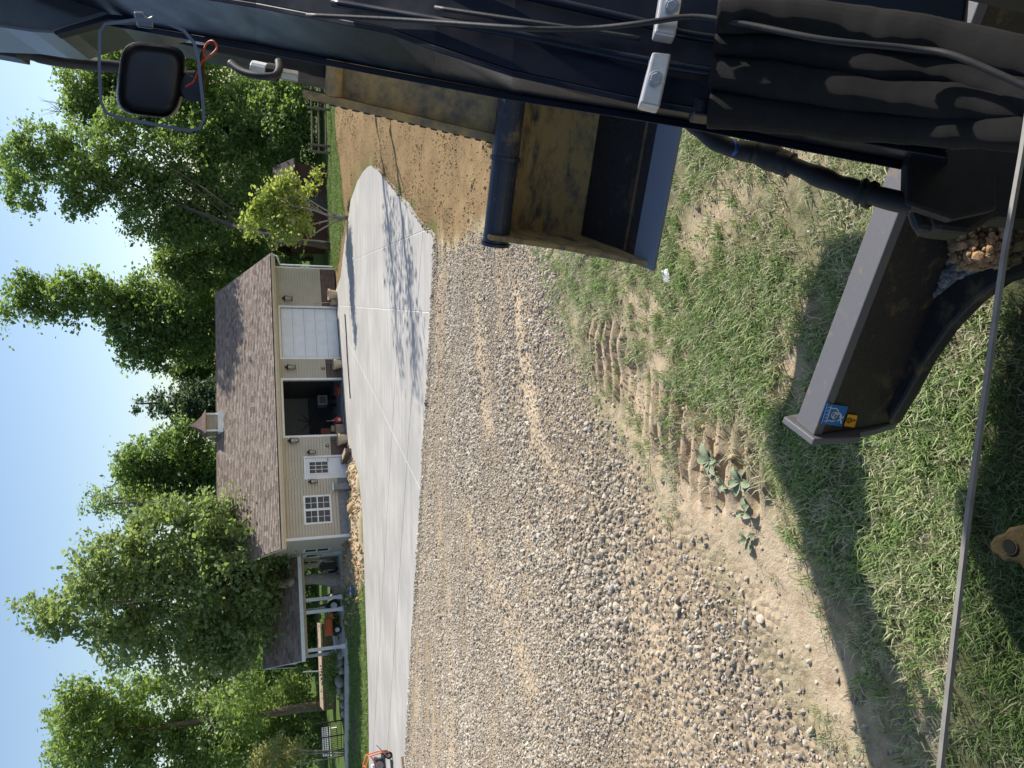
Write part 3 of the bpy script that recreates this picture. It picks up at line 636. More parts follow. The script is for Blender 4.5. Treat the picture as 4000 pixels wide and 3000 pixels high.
# twin window
wx = MB()
X0, X1, Z0, Z1 = -8.54, -7.05, .98, 2.36; XM = (X0+X1)/2
for a, b, c, d in [(X0, X0+.09, Z0, Z1), (X1-.09, X1, Z0, Z1), (XM-.06, XM+.06, Z0+.09, Z1-.09), (X0+.09, X1-.09, Z0, Z0+.09), (X0+.09, X1-.09, Z1-.09, Z1)]: wx.bx(a, b, -.04, .08, c, d)
tw = wx.build('window', 'white_trim', gar, bevel=.005); mu = MB()
for (a, b) in [(X0+.09, XM-.06), (XM+.06, X1-.09)]:
    zm = (Z0+Z1)/2; mu.bx(a, b, -.02, .05, zm-.03, zm+.03)
    for (c, d) in [(Z0+.09, zm-.03), (zm+.03, Z1-.09)]:
        xm = (a+b)/2; zz = (c+d)/2; mu.bx(xm-.011, xm+.011, .005, .03, c, d); mu.bx(a, b, .007, .028, zz-.011, zz+.011)
        for (p, q_) in [(a, xm-.011), (xm+.011, b)]:
            for (r, t) in [(c, zz-.011), (zz+.011, d)]:
                mb = MB(); mb.bx(p, q_, .018, .026, r, t); mb.build('pane', 'window_glass', tw)
mu.build('muntin', 'white_trim', tw)
# gable-end windows and door (in the porch shade)
for (a, b, c, d, nm) in [(2.6, 3.5, .8, 2.2, 'window'), (6.2, 7.1, .9, 2.2, 'window'), (4.1, 5.1, .02, 2.15, 'side_door')]:
    f = MB(); x = XL-.04
    for p, q_, r, t in [(a, a+.09, c, d), (b-.09, b, c, d), (a+.09, b-.09, d-.09, d), (a+.09, b-.09, c, c+.09)]: f.bx(x, XL+.05, p, q_, r, t)
    fo = f.build(nm, 'white_trim', gar)
    if nm == 'window':
        for r, t in [(c+.09, (c+d)/2-.03), ((c+d)/2+.03, d-.09)]: mb = MB(); mb.bx(XL-.02, XL+.0, a+.09, b-.09, r, t); mb.build('pane', 'window_glass', fo)
        mb = MB(); mb.bx(XL-.03, XL, a+.09, b-.09, (c+d)/2-.03, (c+d)/2+.03); mb.build('sash_rail', 'white_trim', fo)
    else:
        mb = MB(); mb.bx(XL-.02, XL, a+.09, b-.09, c+.09, d-.09); mb.build('door_leaf', 'door_white', fo)
        mb = MB(); mb.bx(XL-.028, XL-.021, a+.25, b-.25, 1.1, 1.9); mb.build('pane', 'window_glass', fo)
# roof: deck, shingle tabs, fascia, gutter, soffit
RX0, RX1 = -9.75, 6.86; sl_ = math.hypot(RY-EO, RZ-ER-.06); ux = np.array([0, (RY-EO)/sl_, (RZ-ER-.06)/sl_]); un = np.array([0, -ux[2], ux[1]])
def roofp(x, t, h, o=np.array([0, EO, ER+.06])): p = o+ux*t+un*h; return (x, p[1], p[2])
rm = MB(); rm.prism([(RX0, EO, ER), (RX0, RY, RZ-.06), (RX0, 2*RY-EO, ER), (RX0, 2*RY-EO, ER-.09), (RX0, RY, RZ-.15), (RX0, EO, ER-.09)], (RX1-RX0, 0, 0)); roof = rm.build('roof', 'block_brown', gar)
def shingles(name, parent, x0, x1, L, fp, ex=.143, tab=.30):
    V = []; Fq = []; lv = []; r = 0; t = -.03
    while t < L-.01:
        x = x0-random.uniform(0, tab)
        while x < x1:
            wd = tab*random.uniform(.7, 1.25); a = max(x, x0); b = min(x+wd-.008, x1); x += wd
            if b-a < .03: continue
            h = .022+random.choice([0, 0, .010]); e = min(t+ex+.03, L); o = len(V)
            V += [fp(a, t, 0), fp(b, t, 0), fp(b, t, h), fp(a, t, h), fp(a, e, .004), fp(b, e, .004)]
            Fq += [(o, o+1, o+2, o+3), (o+3, o+2, o+5, o+4), (o, o+3, o+4), (o+1, o+5, o+2)]; c = random.choice([.15, .4, .5, .6, .75, .9])+random.uniform(-.1, .1); lv += [c]*6
        t += ex; r += 1
    mb = MB(); mb.add(V, Fq); o = mb.build(name, 'shingle', parent); a = o.data.attributes.new('lv', 'FLOAT', 'POINT'); a.data.foreach_set('value', np.array(lv, np.float32))
    return tag(o, kind='stuff')
shingles('shingles', roof, RX0, RX1, sl_, lambda x, t, h: roofp(x, t, h))
for x in np.arange(RX0, RX1, .3):
    if -2.25 < x < -.9: continue
    mb = MB(); mb.prism([(x+.004, RY-.15, RZ-.12), (x+.004, RY, RZ+.03), (x+.004, RY+.15, RZ-.12), (x+.004, RY, RZ-.01)], (.292, 0, 0)); mb.build('ridge_cap', 'block_brown', roof)
mb = MB(); mb.bx(RX0, RX1, EO-.03, EO, ER-.21, ER-.0); mb.build('fascia', 'tan_trim', roof)
mb = MB()
pr = [(-.13, .0), (-.13, -.01), (-.118, -.10), (-.05, -.125), (0, -.12), (0, -.108), (-.05, -.112), (-.11, -.09), (-.122, .0)]
mb.prism([(RX0, EO-.031+a, ER+.0+b) for a, b in pr], (RX1-RX0, 0, 0)); mb.build('gutter', 'tan_trim', roof)
mb = MB(); mb.bx(RX0, RX1, EO, .0-.001, ER-.205, ER-.185); mb.build('soffit', 'tan_trim', roof)
for x in (RX0-.02, RX1+.001):
    mb = MB(); mb.prism([(x, EO, ER-.2), (x, RY, RZ-.26), (x, 2*RY-EO, ER-.2), (x, 2*RY-EO, ER+.02), (x, RY, RZ-.02), (x, EO, ER+.02)], (.019, 0, 0)); mb.build('rake_board', 'tan_trim', roof)
mb = MB(); mb.tube([(6.75, EO-.09, ER-.1), (6.72, EO-.05, ER-.3), (6.45, -.08, ER-.5)], .045, 6); mb.tube([(6.45, -.08, ER-.5), (6.45, -.08, .1)], .04, 6); mb.build('downspout', 'white_trim', gar)
# interior of the open bay
mb = MB(); mb.bx(-5.4, .4, .15, 6.5, .001, .02); mb.build('bay_floor', 'floor_grey', gar)
mb = MB(); mb.bx(-5.4, .4, 5.4, 5.5, 1.3, 3.3); mb.build('back_panel', 'inner_panel', gar)
mb = MB(); mb.bx(-5.4, .4, 5.35, 5.5, .02, 1.29); mb.build('back_base', 'dark_in', gar)
mb = MB(); mb.bx(-5.5, -5.4, .16, 5.5, .02, 3.3); mb.bx(.4, .5, .16, 5.5, .02, 3.3); mb.bx(-5.4, .4, .16, 5.4, 3.3, 3.38); mb.build('bay_lining', 'dark_in', gar)
# cupola
cp = thing('cupola', 'white louvred cupola with brown hip roof on the ridge', 'cupola', house(-1.55, RY, 6.05), YAW)
mb = MB(); mb.bx(-.62, .62, -.62, .62, -.15, .36); mb.build('base', 'white_trim', cp)
mb = MB(); mb.bx(-.46, .46, -.46, .46, .361, 1.0); mb.build('louvre_box', 'siding', cp)
for k in range(7):
    mb = MB(); z = .40+k*.085
    for sx, sy in ((0, -1), (0, 1), (1, 0), (-1, 0)):
        c = (sx*.49, sy*.49, z); d = (.86, .07, .018) if sx == 0 else (.07, .86, .018); mb.box(c, d, np.array(Matrix.Rotation(rad(28)*(-sy if sx == 0 else 0), 3, 'X')@Matrix.Rotation(rad(28)*(sx), 3, 'Y')))
    mb.build('louvre', 'siding', cp)
for a in (-1, 1):
    for b in (-1, 1): mb = MB(); mb.box((a*.49, b*.49, .68), (.10, .10, .64)); mb.build('corner_post', 'white_trim', cp)
mb = MB(); prof = [(.70, .98), (.66, 1.03), (.42, 1.20), (.20, 1.48), (.03, 1.80)]
mb.loft([[(-r, -r, z), (r, -r, z), (r, r, z), (-r, r, z)] for r, z in prof]); mb.build('hip_roof', 'wainscot', cp)

# ------------------------------------------------------------------ wall lanterns, sockets, pots
def lantern(x, z, label, sc=1.0):
    t = thing('wall_lantern', label, 'lantern', house(x, -.03, z), YAW, 'wall lanterns on the garage front'); t.scale = (sc,)*3
    mb = MB(); mb.box((0, -.012, .02), (.11, .024, .26)); mb.build('backplate', 'black_metal', t)
    mb = MB(); mb.loft([[(-r, -.14-r, q), (r, -.14-r, q), (r, -.14+r, q), (-r, -.14+r, q)] for r, q in [(.115, .14), (.10, .17), (.05, .24), (.02, .30)]]); mb.tube([(0, -.02, .2), (0, -.14, .26)], .012, 6); mb.build('hood', 'black_metal', t)
    mb = MB(); mb.loft([[(-r, -.14-r, q), (r, -.14-r, q), (r, -.14+r, q), (-r, -.14+r, q)] for r, q in [(.055, -.15), (.085, .139)]]); mb.build('glass', 'lamp_glass', t)
    mb = MB()
    for a in (-1, 1):
        for b in (-1, 1): mb.beam((a*.06, -.14+b*.06, -.16), (a*.092, -.14+b*.092, .15), .016, .016)
    mb.beam((-.07, -.21, -.13), (.085, -.225, .13), .01, .01); mb.beam((.07, -.21, -.13), (-.085, -.225, .13), .01, .01); mb.box((0, -.14, -.17), (.15, .15, .03)); mb.build('cage', 'black_metal', t)
for x, z, l in [(4.22, 2.66, 'black wall lantern right of the closed garage door'), (.03, 2.66, 'black wall lantern between the closed and the open garage door'), (-4.13, 2.68, 'black wall lantern just left of the open garage door'),
                (-4.78, 1.80, 'smaller black wall lantern on the right of the white entry door'), (-6.36, 1.80, 'smaller black wall lantern between the entry door and the twin window')]: lantern(x, z, l, 1.15 if z > 2 else .95)
for x, z, l in [(.02, .97, 'small black outlet box under the lantern between the garage doors'), (-4.44, .99, 'small black outlet box left of the open garage door')]:
    t = thing('outlet_box', l, 'outlet', house(x, -.03, z), YAW, 'outlet boxes on the garage front')
    mb = MB(); mb.box((0, -.03, 0), (.13, .06, .17)); mb.build('cover', 'black_metal', t, bevel=.01); mb = MB(); mb.box((0, -.066, 0), (.05, .012, .08)); mb.build('socket', 'pale_plastic', t)
def leafy(mb, c, n, r, h, sz, seed=0):
    R = random.Random(seed)
    for _ in range(n):
        a = R.uniform(0, 6.28); q_ = r*math.sqrt(R.random()); p = np.array(c)+np.array([q_*math.cos(a), q_*math.sin(a), h*R.random()]); b = R.uniform(0, 6.28); s_ = sz*R.uniform(.6, 1.3)
        d = np.array([math.cos(b), math.sin(b), R.uniform(-.3, .8)]); e = np.array([-math.sin(b), math.cos(b), R.uniform(-.3, .3)])
        mb.add([p-d*s_*.1, p+d*s_*.5+e*s_*.3, p+d*s_, p+d*s_*.5-e*s_*.3], [(0, 1, 2, 3)])
def pot(x, y, h, r, label, mat='pot_tan', plants=0):
    t = thing('planter_pot', label, 'planter', house(x, y, 0), YAW, 'tan planter pots along the garage front')
    mb = MB(); mb.lathe([(r*.70, 0), (r*.98, h*.82), (r*1.08, h*.83), (r*1.1, h), (r*.98, h), (r*.94, h*.86), (.02, h*.84)], n=20); mb.build('pot', mat, t, smooth=False)
    mb = MB(); mb.lathe([(r*.92, h*.85), (.02, h*.88)], n=16); mb.build('soil', 'mulch', t)
    if plants: mb = MB(); leafy(mb, (0, 0, h*.88), plants, r*.7, .18, .12, int(x*10)); mb.build('plant', 'weed_leaf', t)
pot(4.4, -.45, .50, .30, 'empty tan planter pot right of the closed garage door')
pot(.12, -.40, .46, .30, 'tan planter pot between the closed and the open garage door', plants=14)
pot(-4.22, -.42, .50, .31, 'tan planter pot left of the open garage door', plants=16)
t = thing('bin', 'small taupe bin tucked against the closed garage door frame', 'bin', house(3.98, -.32, 0), YAW)
mb = MB(); mb.loft([[(-r, -r*.8, z), (r, -r*.8, z), (r, r*.8, z), (-r, r*.8, z)] for r, z in [(.12, 0), (.15, .34)]]); mb.build('body', 'deck_wood', t); mb = MB(); mb.box((0, 0, .36), (.33, .27, .04)); mb.build('lid', 'block_brown', t)
t = thing('broom', 'thin pale broom leaning beside the closed garage door', 'broom', house(4.02, -.22, 0), YAW)
mb = MB(); mb.tube([(0, -.1, .12), (-.05, .1, 1.25)], .014, 6); mb.build('handle', 'deck_wood', t); mb = MB(); mb.box((0, -.11, .06), (.26, .06, .12)); mb.build('head', 'black_metal', t)
# things inside the open bay
t = thing('antler_rack', 'black stand with branching arms inside the open garage bay', 'stand', house(-2.0, 3.0, .02), YAW)
mb = MB(); mb.tube([(0, 0, 0), (0, 0, 1.5)], .04, 8); mb.build('post', 'black_metal', t); mb = MB(); mb.box((0, 0, .02), (.7, .5, .04)); mb.build('base', 'black_metal', t)
for (a, b, c) in [(.55, 1.95, .1), (-.55, 1.95, -.1), (.75, 1.1, 0), (-.8, 1.0, 0), (.2, 2.1, .1)]:
    mb = MB(); mb.tube([(0, 0, 1.45), (a*.6, c, (1.45+b)/2+.05), (a, c, b)], [.03, .025, .02], 6); mb.build('arm', 'black_metal', t)
t = thing('gas_can', 'red fuel can with long spout just inside the open bay', 'fuel can', house(-2.75, .7, .02), YAW)
mb = MB(); mb.loft([[(-r, -r*.7, z), (r, -r*.7, z), (r, r*.7, z), (-r, r*.7, z)] for r, z in [(.17, 0), (.18, .28), (.13, .38), (.05, .43)]]); mb.build('body', 'red_plastic', t, bevel=.02)
mb = MB(); mb.tube([(0, 0, .42), (-.02, 0, .60), (-.04, -.02, .86)], [.03, .02, .016], 8); mb.build('spout', 'chrome_grey', t); mb = MB(); mb.tube([(-.1, 0, .39), (-.09, 0, .47), (.06, 0, .47), (.09, 0, .38)], .018, 6); mb.build('handle', 'red_plastic', t)
mb = MB(); mb.lathe([(.085, 0), (.085, .004)], n=16); e = mb.build('emblem', 'pale_plastic', t); e.rotation_euler = (rad(90), 0, 0); e.location = (0, -.128, .17)
t = thing('storage_box', 'taupe plastic storage box at the left edge of the open bay', 'box', house(-3.35, .55, .02), YAW)
mb = MB(); mb.bx(-.26, .26, -.2, .2, 0, .42); mb.build('body', 'deck_wood', t, bevel=.02); mb = MB(); mb.bx(-.28, .28, -.22, .22, .421, .47); mb.build('lid', 'block_brown', t, bevel=.01)
t = thing('cardboard_box', 'small cardboard box on top of the taupe storage box', 'box', house(-3.30, .6, .492), YAW); mb = MB(); mb.bx(-.17, .17, -.14, .14, 0, .17); mb.build('carton', 'cardboard', t); mb = MB(); mb.bx(-.17, .17, -.025, .025, .1705, .173); mb.build('tape', 'deck_wood', t)
t = thing('tool_chest', 'dark red tool chest standing deep in the open bay', 'tool chest', house(-3.1, 2.4, .02), YAW)
mb = MB(); mb.bx(-.42, .42, -.25, .25, .1, 1.0); mb.build('cabinet', 'terracotta', t, bevel=.01)
for k in range(4): mb = MB(); mb.bx(-.38, .38, -.27, -.251, .15+k*.21, .33+k*.21); mb.build('drawer', 'terracotta', t)
for a in (-.35, .35): mb = MB(); mb.tube([(a, -.2, .05), (a+.03, -.2, .05)], .05, 10); mb.build('caster', 'black_metal', t)
t = thing('orange_cord_heap', 'tangled heap of orange cords at the right edge of the open bay', 'cords', house(-1.0, .75, .03), YAW)
for k in range(9):
    R = random.Random(k); mb = MB(); pts = [(.34*math.cos(a*.7+k)*R.uniform(.5, 1.1), .22*math.sin(a*.7+k), .03+.3*R.random()*(1-abs(math.sin(a*.35)))) for a in range(10)]; mb.tube(pts, .018, 5); mb.build('cord', 'orange_dull', t, smooth=True)
t = thing('appliance', 'small grey appliance standing at the back right of the open bay', 'appliance', house(-.9, 2.6, .02), YAW)
mb = MB(); mb.bx(-.3, .3, -.25, .25, .5, 1.05); mb.build('body', 'grey_plastic', t, bevel=.03); mb = MB(); mb.bx(-.2, .2, -.26, -.251, .6, .95); mb.build('front', 'dark_in', t)
for a in (-.22, .22): mb = MB(); mb.beam((a, 0, 0), (a, 0, .5), .05, .3); mb.build('leg', 'black_metal', t)

# ------------------------------------------------------------------ porch on the left gable
po = thing('porch', 'open porch with brown shingle roof on white posts left of the garage', 'porch', house(-12, 7, 0), YAW)
pl = lambda x, y, z: (x+12, y-7, z)
def pbx(mb, x0, x1, y0, y1, z0, z1): a = pl(x0, y0, z0); b = pl(x1, y1, z1); mb.bx(a[0], b[0], a[1], b[1], a[2], b[2])
PE, PR, PEZ, PRZ = 4.3, 7.0, 2.42, 4.22
mb = MB(); mb.prism([pl(-14.75, PE, PEZ), pl(-14.75, PR, PRZ), pl(-14.75, 2*PR-PE, PEZ), pl(-14.75, 2*PR-PE, PEZ-.1), pl(-14.75, PR, PRZ-.1), pl(-14.75, PE, PEZ-.1)], (5.48, 0, 0)); pr_ = mb.build('roof', 'block_brown', po)
L2 = math.hypot(PR-PE, PRZ-PEZ); u2 = np.array([0, (PR-PE)/L2, (PRZ-PEZ)/L2]); n2_ = np.array([0, -u2[2], u2[1]])
shingles('shingles', pr_, -14.75, -9.3, L2, lambda x, t, h: pl(*(np.array([x, PE, PEZ])+u2*t+n2_*(h+.002))))
mb = MB(); pbx(mb, -14.8, -9.3, PE-.03, PE-.001, PEZ-.2, PEZ+.0); mb.build('fascia', 'white_trim', po)
mb = MB(); mb.prism([pl(-14.6, PE+.3, PEZ-.1), pl(-14.6, PR, PRZ-.14), pl(-14.6, 2*PR-PE-.3, PEZ-.1)], (.1, 0, 0)); mb.build('gable_panel', 'white_trim', po)
mb = MB(); mb.prism([pl(-14.77, PE-.02, PEZ-.2), pl(-14.77, PR, PRZ-.2), pl(-14.77, 2*PR-PE, PEZ-.2), pl(-14.77, 2*PR-PE, PEZ+.02), pl(-14.77, PR, PRZ+.02), pl(-14.77, PE-.02, PEZ+.02)], (.02, 0, 0)); mb.build('rake_board', 'white_trim', po)
mb = MB(); pbx(mb, -14.5, -9.3, PE+.25, PE+.40, PEZ-.36, PEZ-.205); mb.build('beam', 'tan_trim', po)
for x, y in [(-11.65, PE+.32), (-12.3, PE+.32), (-14.25, PE+.32), (-14.25, 9.2), (-11.65, 9.2)]:
    mb = MB(); pbx(mb, x-.085, x+.085, y-.085, y+.085, .12, PEZ-.361); pp = mb.build('post', 'white_trim', po, bevel=.008); mb = MB(); pbx(mb, x-.11, x+.11, y-.11, y+.11, .12, .32); mb.build('post_base', 'white_trim', po)
mb = MB(); pbx(mb, -14.7, -9.3, PE-.1, 9.6, -.25, .119); mb.build('floor', 'walk_concrete', po)
# things on the porch
t = thing('garden_tractor', 'orange garden tractor with dark tyres parked under the porch', 'tractor', house(-12.6, 5.9, .12), YAW)
mb = MB(); mb.bx(-.9, .0, -.28, .28, .45, .85); mb.build('hood', 'orange_paint', t, bevel=.06); mb = MB(); mb.bx(0, .9, -.35, .35, .4, .6); mb.build('chassis', 'orange_paint', t, bevel=.04); mb = MB(); mb.bx(.35, .75, -.22, .22, .6, .72); mb.bx(.68, .78, -.22, .22, .7, 1.1); mb.build('seat', 'engine_black', t, bevel=.03)
for x, y, r in [(-.7, -.38, .24), (-.7, .38, .24), (.6, -.45, .36), (.6, .45, .36)]:
    mb = MB(); mb.tube([(x, y-.09, r), (x, y+.09, r)], r, 18); wh = mb.build('wheel', 'rubber', t, bevel=.03); mb = MB(); mb.tube([(x, y-.1, r), (x, y+.1, r)], r*.5, 12); mb.build('rim', 'pale_plastic', wh)
mb = MB(); mb.tube([(-.1, 0, .8), (.15, 0, 1.05)], .02, 6); mb.lathe([(.17, 1.05), (.19, 1.06), (.17, 1.08)], (.17, 0, 0), 14); mb.build('steering_wheel', 'engine_black', t)
t = thing('blue_tarp_chair', 'navy folded lounge chair just behind the maple trunk', 'chair', house(-10.9, 5.6, .12), YAW)
mb = MB(); mb.beam((-.4, 0, .45), (.3, 0, .4), .55, .05); mb.build('seat', 'navy', t, bevel=.01); mb = MB(); mb.beam((-.4, 0, .45), (-.75, 0, 1.15), .55, .05); mb.build('backrest', 'navy', t, bevel=.01)
for x in (-.35, .25):
    for y in (-.25, .25): mb = MB(); mb.tube([(x, y, 0), (x, y, .42)], .02, 6); mb.build('leg', 'black_metal', t)
t = thing('cardboard_box', 'two-tone cardboard box on the porch floor by the white post', 'box', house(-11.2, 4.9, .12), YAW); mb = MB(); mb.bx(-.25, .25, -.2, .2, 0, .4); mb.build('carton', 'cardboard', t); mb = MB(); mb.bx(-.25, .25, -.03, .03, .4005, .404); mb.build('tape', 'deck_wood', t)
t = thing('storage_tub', 'purple storage tub on the porch against the gable wall', 'tub', house(-9.75, 6.6, .12), YAW); mb = MB(); mb.loft([[(-r, -r, z), (r, -r, z), (r, r, z), (-r, r, z)] for r, z in [(.24, 0), (.30, .42)]]); mb.build('body', 'purple', t, bevel=.02); mb = MB(); mb.box((0, 0, .44), (.64, .64, .04)); mb.build('lid', 'engine_black', t)
t = thing('grill', 'black covered barbecue grill on the porch by the gable wall', 'grill', house(-9.8, 5.6, .12), YAW); mb = MB(); mb.tube([(0, -.35, .8), (0, .35, .8)], .24, 14); mb.build('hood', 'engine_black', t); mb = MB(); mb.bx(-.2, .2, -.3, .3, .1, .62); mb.build('cart', 'engine_black', t)
for y in (-.27, .27): mb = MB(); mb.tube([(-.18, y-.02, .1), (-.18, y+.02, .1)], .1, 12); mb.build('wheel', 'rubber', t)

# ================================================================== trees
def leaves_obj(name, C, size, mat, parent, org, flat=.6, aspect=.62):
    n = len(C); C = C-np.array(org)
    d = rng.normal(size=(n, 3)); d[:, 2] *= flat; d /= np.linalg.norm(d, axis=1)[:, None]
    e = np.cross(d, rng.normal(size=(n, 3))*np.array([.55, .55, 1.0])); e /= np.linalg.norm(e, axis=1)[:, None]+1e-9
    s = (size*np.exp(rng.normal(0, .25, n)))[:, None]; V = np.stack([C-d*s*.5, C+e*s*aspect*.5, C+d*s*.5, C-e*s*aspect*.5], 1).reshape(-1, 3)
    me = bpy.data.meshes.new(name); me.vertices.add(4*n); me.vertices.foreach_set('co', V.astype(np.float32).ravel()); me.loops.add(4*n); me.loops.foreach_set('vertex_index', np.arange(4*n, dtype=np.int32))
    me.polygons.add(n); me.polygons.foreach_set('loop_start', np.arange(0, 4*n, 4, dtype=np.int32)); me.update(calc_edges=True)
    return me
def crown_pts(lobes, n, clump, per, shell=.55):
    vol = np.array([l[3]*l[4]*l[5] for l in lobes])**.75; k = rng.choice(len(lobes), n//per, p=vol/vol.sum()); L = np.array(lobes)[k]
    d = rng.normal(size=(len(k), 3)); d /= np.linalg.norm(d, axis=1)[:, None]; r = (shell+(1-shell)*rng.random(len(k)))**.8*np.where(rng.random(len(k)) < .12, 1.15, 1)
    cc = L[:, :3]+d*L[:, 3:6]*r[:, None]; ns = rng.integers(per//2, per*3//2, len(k)); ci = np.repeat(np.arange(len(k)), ns)
    cr = clump*np.exp(rng.normal(0, .3, len(k)))
    off = rng.normal(size=(len(ci), 3))*np.array([.55, .55, .42])*cr[ci][:, None]
    return cc[ci]+off, rng.random(len(k))[ci], cc
def tree(name, label, base, lobes, mat, bark='bark', n=9000, leaf=.26, clump=.6, per=26, tr=.25, limbs=8, trunk=None, group=None, shell=.55, dead=0, flat=.6):
    base = np.array(base, float); t = thing(name, label, 'tree', base, 0, group, world=True)
    C, cv, cc = crown_pts(lobes, n, clump, per, shell); me = leaves_obj('crown', C, leaf, mat, t, base, flat)
    lv = np.repeat(np.clip(cv*.72+rng.random(len(C))*.28, 0, 1), 4); a = me.attributes.new('lv', 'FLOAT', 'POINT'); a.data.foreach_set('value', lv.astype(np.float32)); me.materials.append(MATS[mat])
    o = bpy.data.objects.new('crown', me); COL.objects.link(o); o.parent = t
    top = np.mean([l[:3] for l in lobes], 0); mb = MB()
    if trunk is None:
        hi = np.array(max(lobes, key=lambda l: l[2])[:3]); hi = hi*.75+top*.25; trunk = [base-np.array([0, 0, .3]), base*.6+top*.4+rng.normal(0, .15, 3)*[1, 1, 0], top, top*.35+hi*.65, hi]
    trunk = [np.array(p, float) for p in trunk]; rs = [tr*(1-.85*i/(len(trunk)-1)) for i in range(len(trunk))]; rs[0] = tr*1.25
    P = [];R_ = []
    for i in range(len(trunk)-1):
        for f in (0, .33, .66): P.append(trunk[i]*(1-f)+trunk[i+1]*f+(rng.normal(0, tr*.15, 3) if i+f > 0 else 0)); R_.append(rs[i]*(1-f)+rs[i+1]*f)
    P.append(trunk[-1]); R_.append(rs[-1]); mb.tube(P, R_, 9); to = mb.build('trunk', bark, t, smooth=True)
    for k in range(limbs):
        i = rng.integers(len(P)//3, len(P)-1); a_ = P[i]; b_ = cc[rng.integers(len(cc))]
        for _ in range(6):
            if np.linalg.norm(b_-a_) < 4.5 and b_[2] > a_[2]-.5: break
            b_ = cc[rng.integers(len(cc))]
        m_ = (a_+b_)/2+np.array([0, 0, -.25])+rng.normal(0, .15, 3); mb = MB(); mb.tube([a_, m_, b_], [R_[i]*.5, R_[i]*.3, .012], 5); mb.build('limb', bark, t, smooth=True)
    for k in range(dead):
        l = lobes[rng.integers(len(lobes))]; p = np.array(l[:3])+np.array([rng.normal(0, l[3]*.5), 0, l[5]*.8]); mb = MB()
        for _ in range(5): q_ = p+np.array([rng.normal(0, .5), rng.normal(0, .3), rng.uniform(.6, 1.5)]); mb.tube([p, (p+q_)/2+rng.normal(0, .08, 3), q_], [.02, .014, .005], 4)
        mb.build('bare_twig', bark, t)
    return t
def PL(lst, Y, spread=1.0, dz=.9):
    out = []
    for x, y, r in lst:
        p = at_Y(x, y, Y+rng.uniform(-.8, .8)*spread); R = r*(p-EYEP)@_f/FPX; out.append((p[0], p[1], p[2], R, R*.9, R*dz))
    return out
def gpt(x, y, z=-3.9): return at_z(x, y, z)
# the maple in front of the porch
mb_ = gpt(1340, 2262, -3.95); Ym = mb_[1]
tree('maple_tree', 'big leafy maple with a pale stout trunk between garage and porch', mb_,
     PL([(900, 2200, 190), (700, 2330, 230), (470, 2330, 190), (300, 2370, 120), (930, 2400, 190), (980, 2080, 110), (640, 2120, 170), (430, 2200, 130), (720, 2540, 130), (920, 2520, 120), (1070, 2140, 75), (1020, 2010, 60), (490, 2520, 110), (210, 2430, 60), (160, 2380, 45), (95, 2370, 28), (60, 2350, 14), (930, 2010, 85), (1010, 1960, 55), (1070, 2050, 62), (1120, 2120, 45), (800, 2050, 120), (1010, 2270, 120), (560, 2050, 60), (300, 2240, 70), (1110, 2200, 50)], Ym, 1.6),
     'leaf_maple', 'bark_pale', n=46000, leaf=.25, clump=.50, per=34, shell=.62, tr=.36, limbs=16, trunk=[mb_+np.array([0, 0, -.2]), at_Y(1230, 2262, Ym), at_Y(1120, 2275, Ym), at_Y(900, 2290, Ym), at_Y(500, 2340, Ym), at_Y(250, 2370, Ym)], dead=2)
BACK = 'trees standing behind the garage and porch'
def bt(label, base, lst, Y, mat, **kw):
    b = np.array([at_Y(1250, base, Y)[0], Y, -3.95]); return tree('broadleaf_tree', label, b, PL(lst, Y, 1.8), mat, group=BACK, **kw)
bt('pale green willowy tree filling the left edge behind the porch', 2760, [(350, 2850, 150), (450, 2960, 170), (600, 2760, 130), (800, 2850, 150), (620, 3000, 180), (300, 2740, 90), (950, 2740, 110), (220, 2830, 60), (500, 2700, 90), (260, 2930, 90), (880, 3000, 120)], 52, 'leaf_light', n=32000, leaf=.26, clump=.55, tr=.28, limbs=12)
bt('rounded green tree rising behind the ridge left of the cupola', 1850, [(600, 1830, 130), (700, 1750, 110), (720, 1900, 120), (560, 1880, 90), (780, 1820, 110), (500, 1800, 50), (650, 1960, 80), (800, 1960, 90), (470, 1860, 35)], 62, 'leaf_mid', n=22000, leaf=.28, clump=.55, tr=.22)
bt('thin feathery tree between the maple and the rounded tree', 1960, [(400, 1955, 60), (480, 1970, 70), (560, 1950, 70), (350, 1930, 30), (320, 1990, 25), (620, 1990, 60)], 58, 'leaf_light', n=2600, leaf=.22, clump=.5, per=16, tr=.12, shell=.2, limbs=16)
bt('tall narrow poplar-like tree towering above the closed door end', 1200, [(100, 1120, 62), (55, 1190, 45), (170, 1175, 75), (260, 1130, 75), (270, 1225, 50), (370, 1150, 85), (450, 1200, 95), (510, 1280, 85), (560, 1150, 95), (600, 1340, 75), (640, 1240, 115), (720, 1170, 115), (730, 1320, 105), (500, 1395, 45), (620, 1425, 50), (560, 1400, 45), (30, 1130, 25), (20, 1230, 28), (800, 1250, 120)], 60, 'leaf_mid', n=32000, leaf=.28, clump=.5, per=22, tr=.26, bark='bark_dark', limbs=18, trunk=[at_Y(1250, 1270, 60), at_Y(850, 1265, 60), at_Y(600, 1240, 60), at_Y(300, 1180, 60), at_Y(90, 1150, 60)])
fb = gpt(1293, 962, -3.9); YF = fb[1]
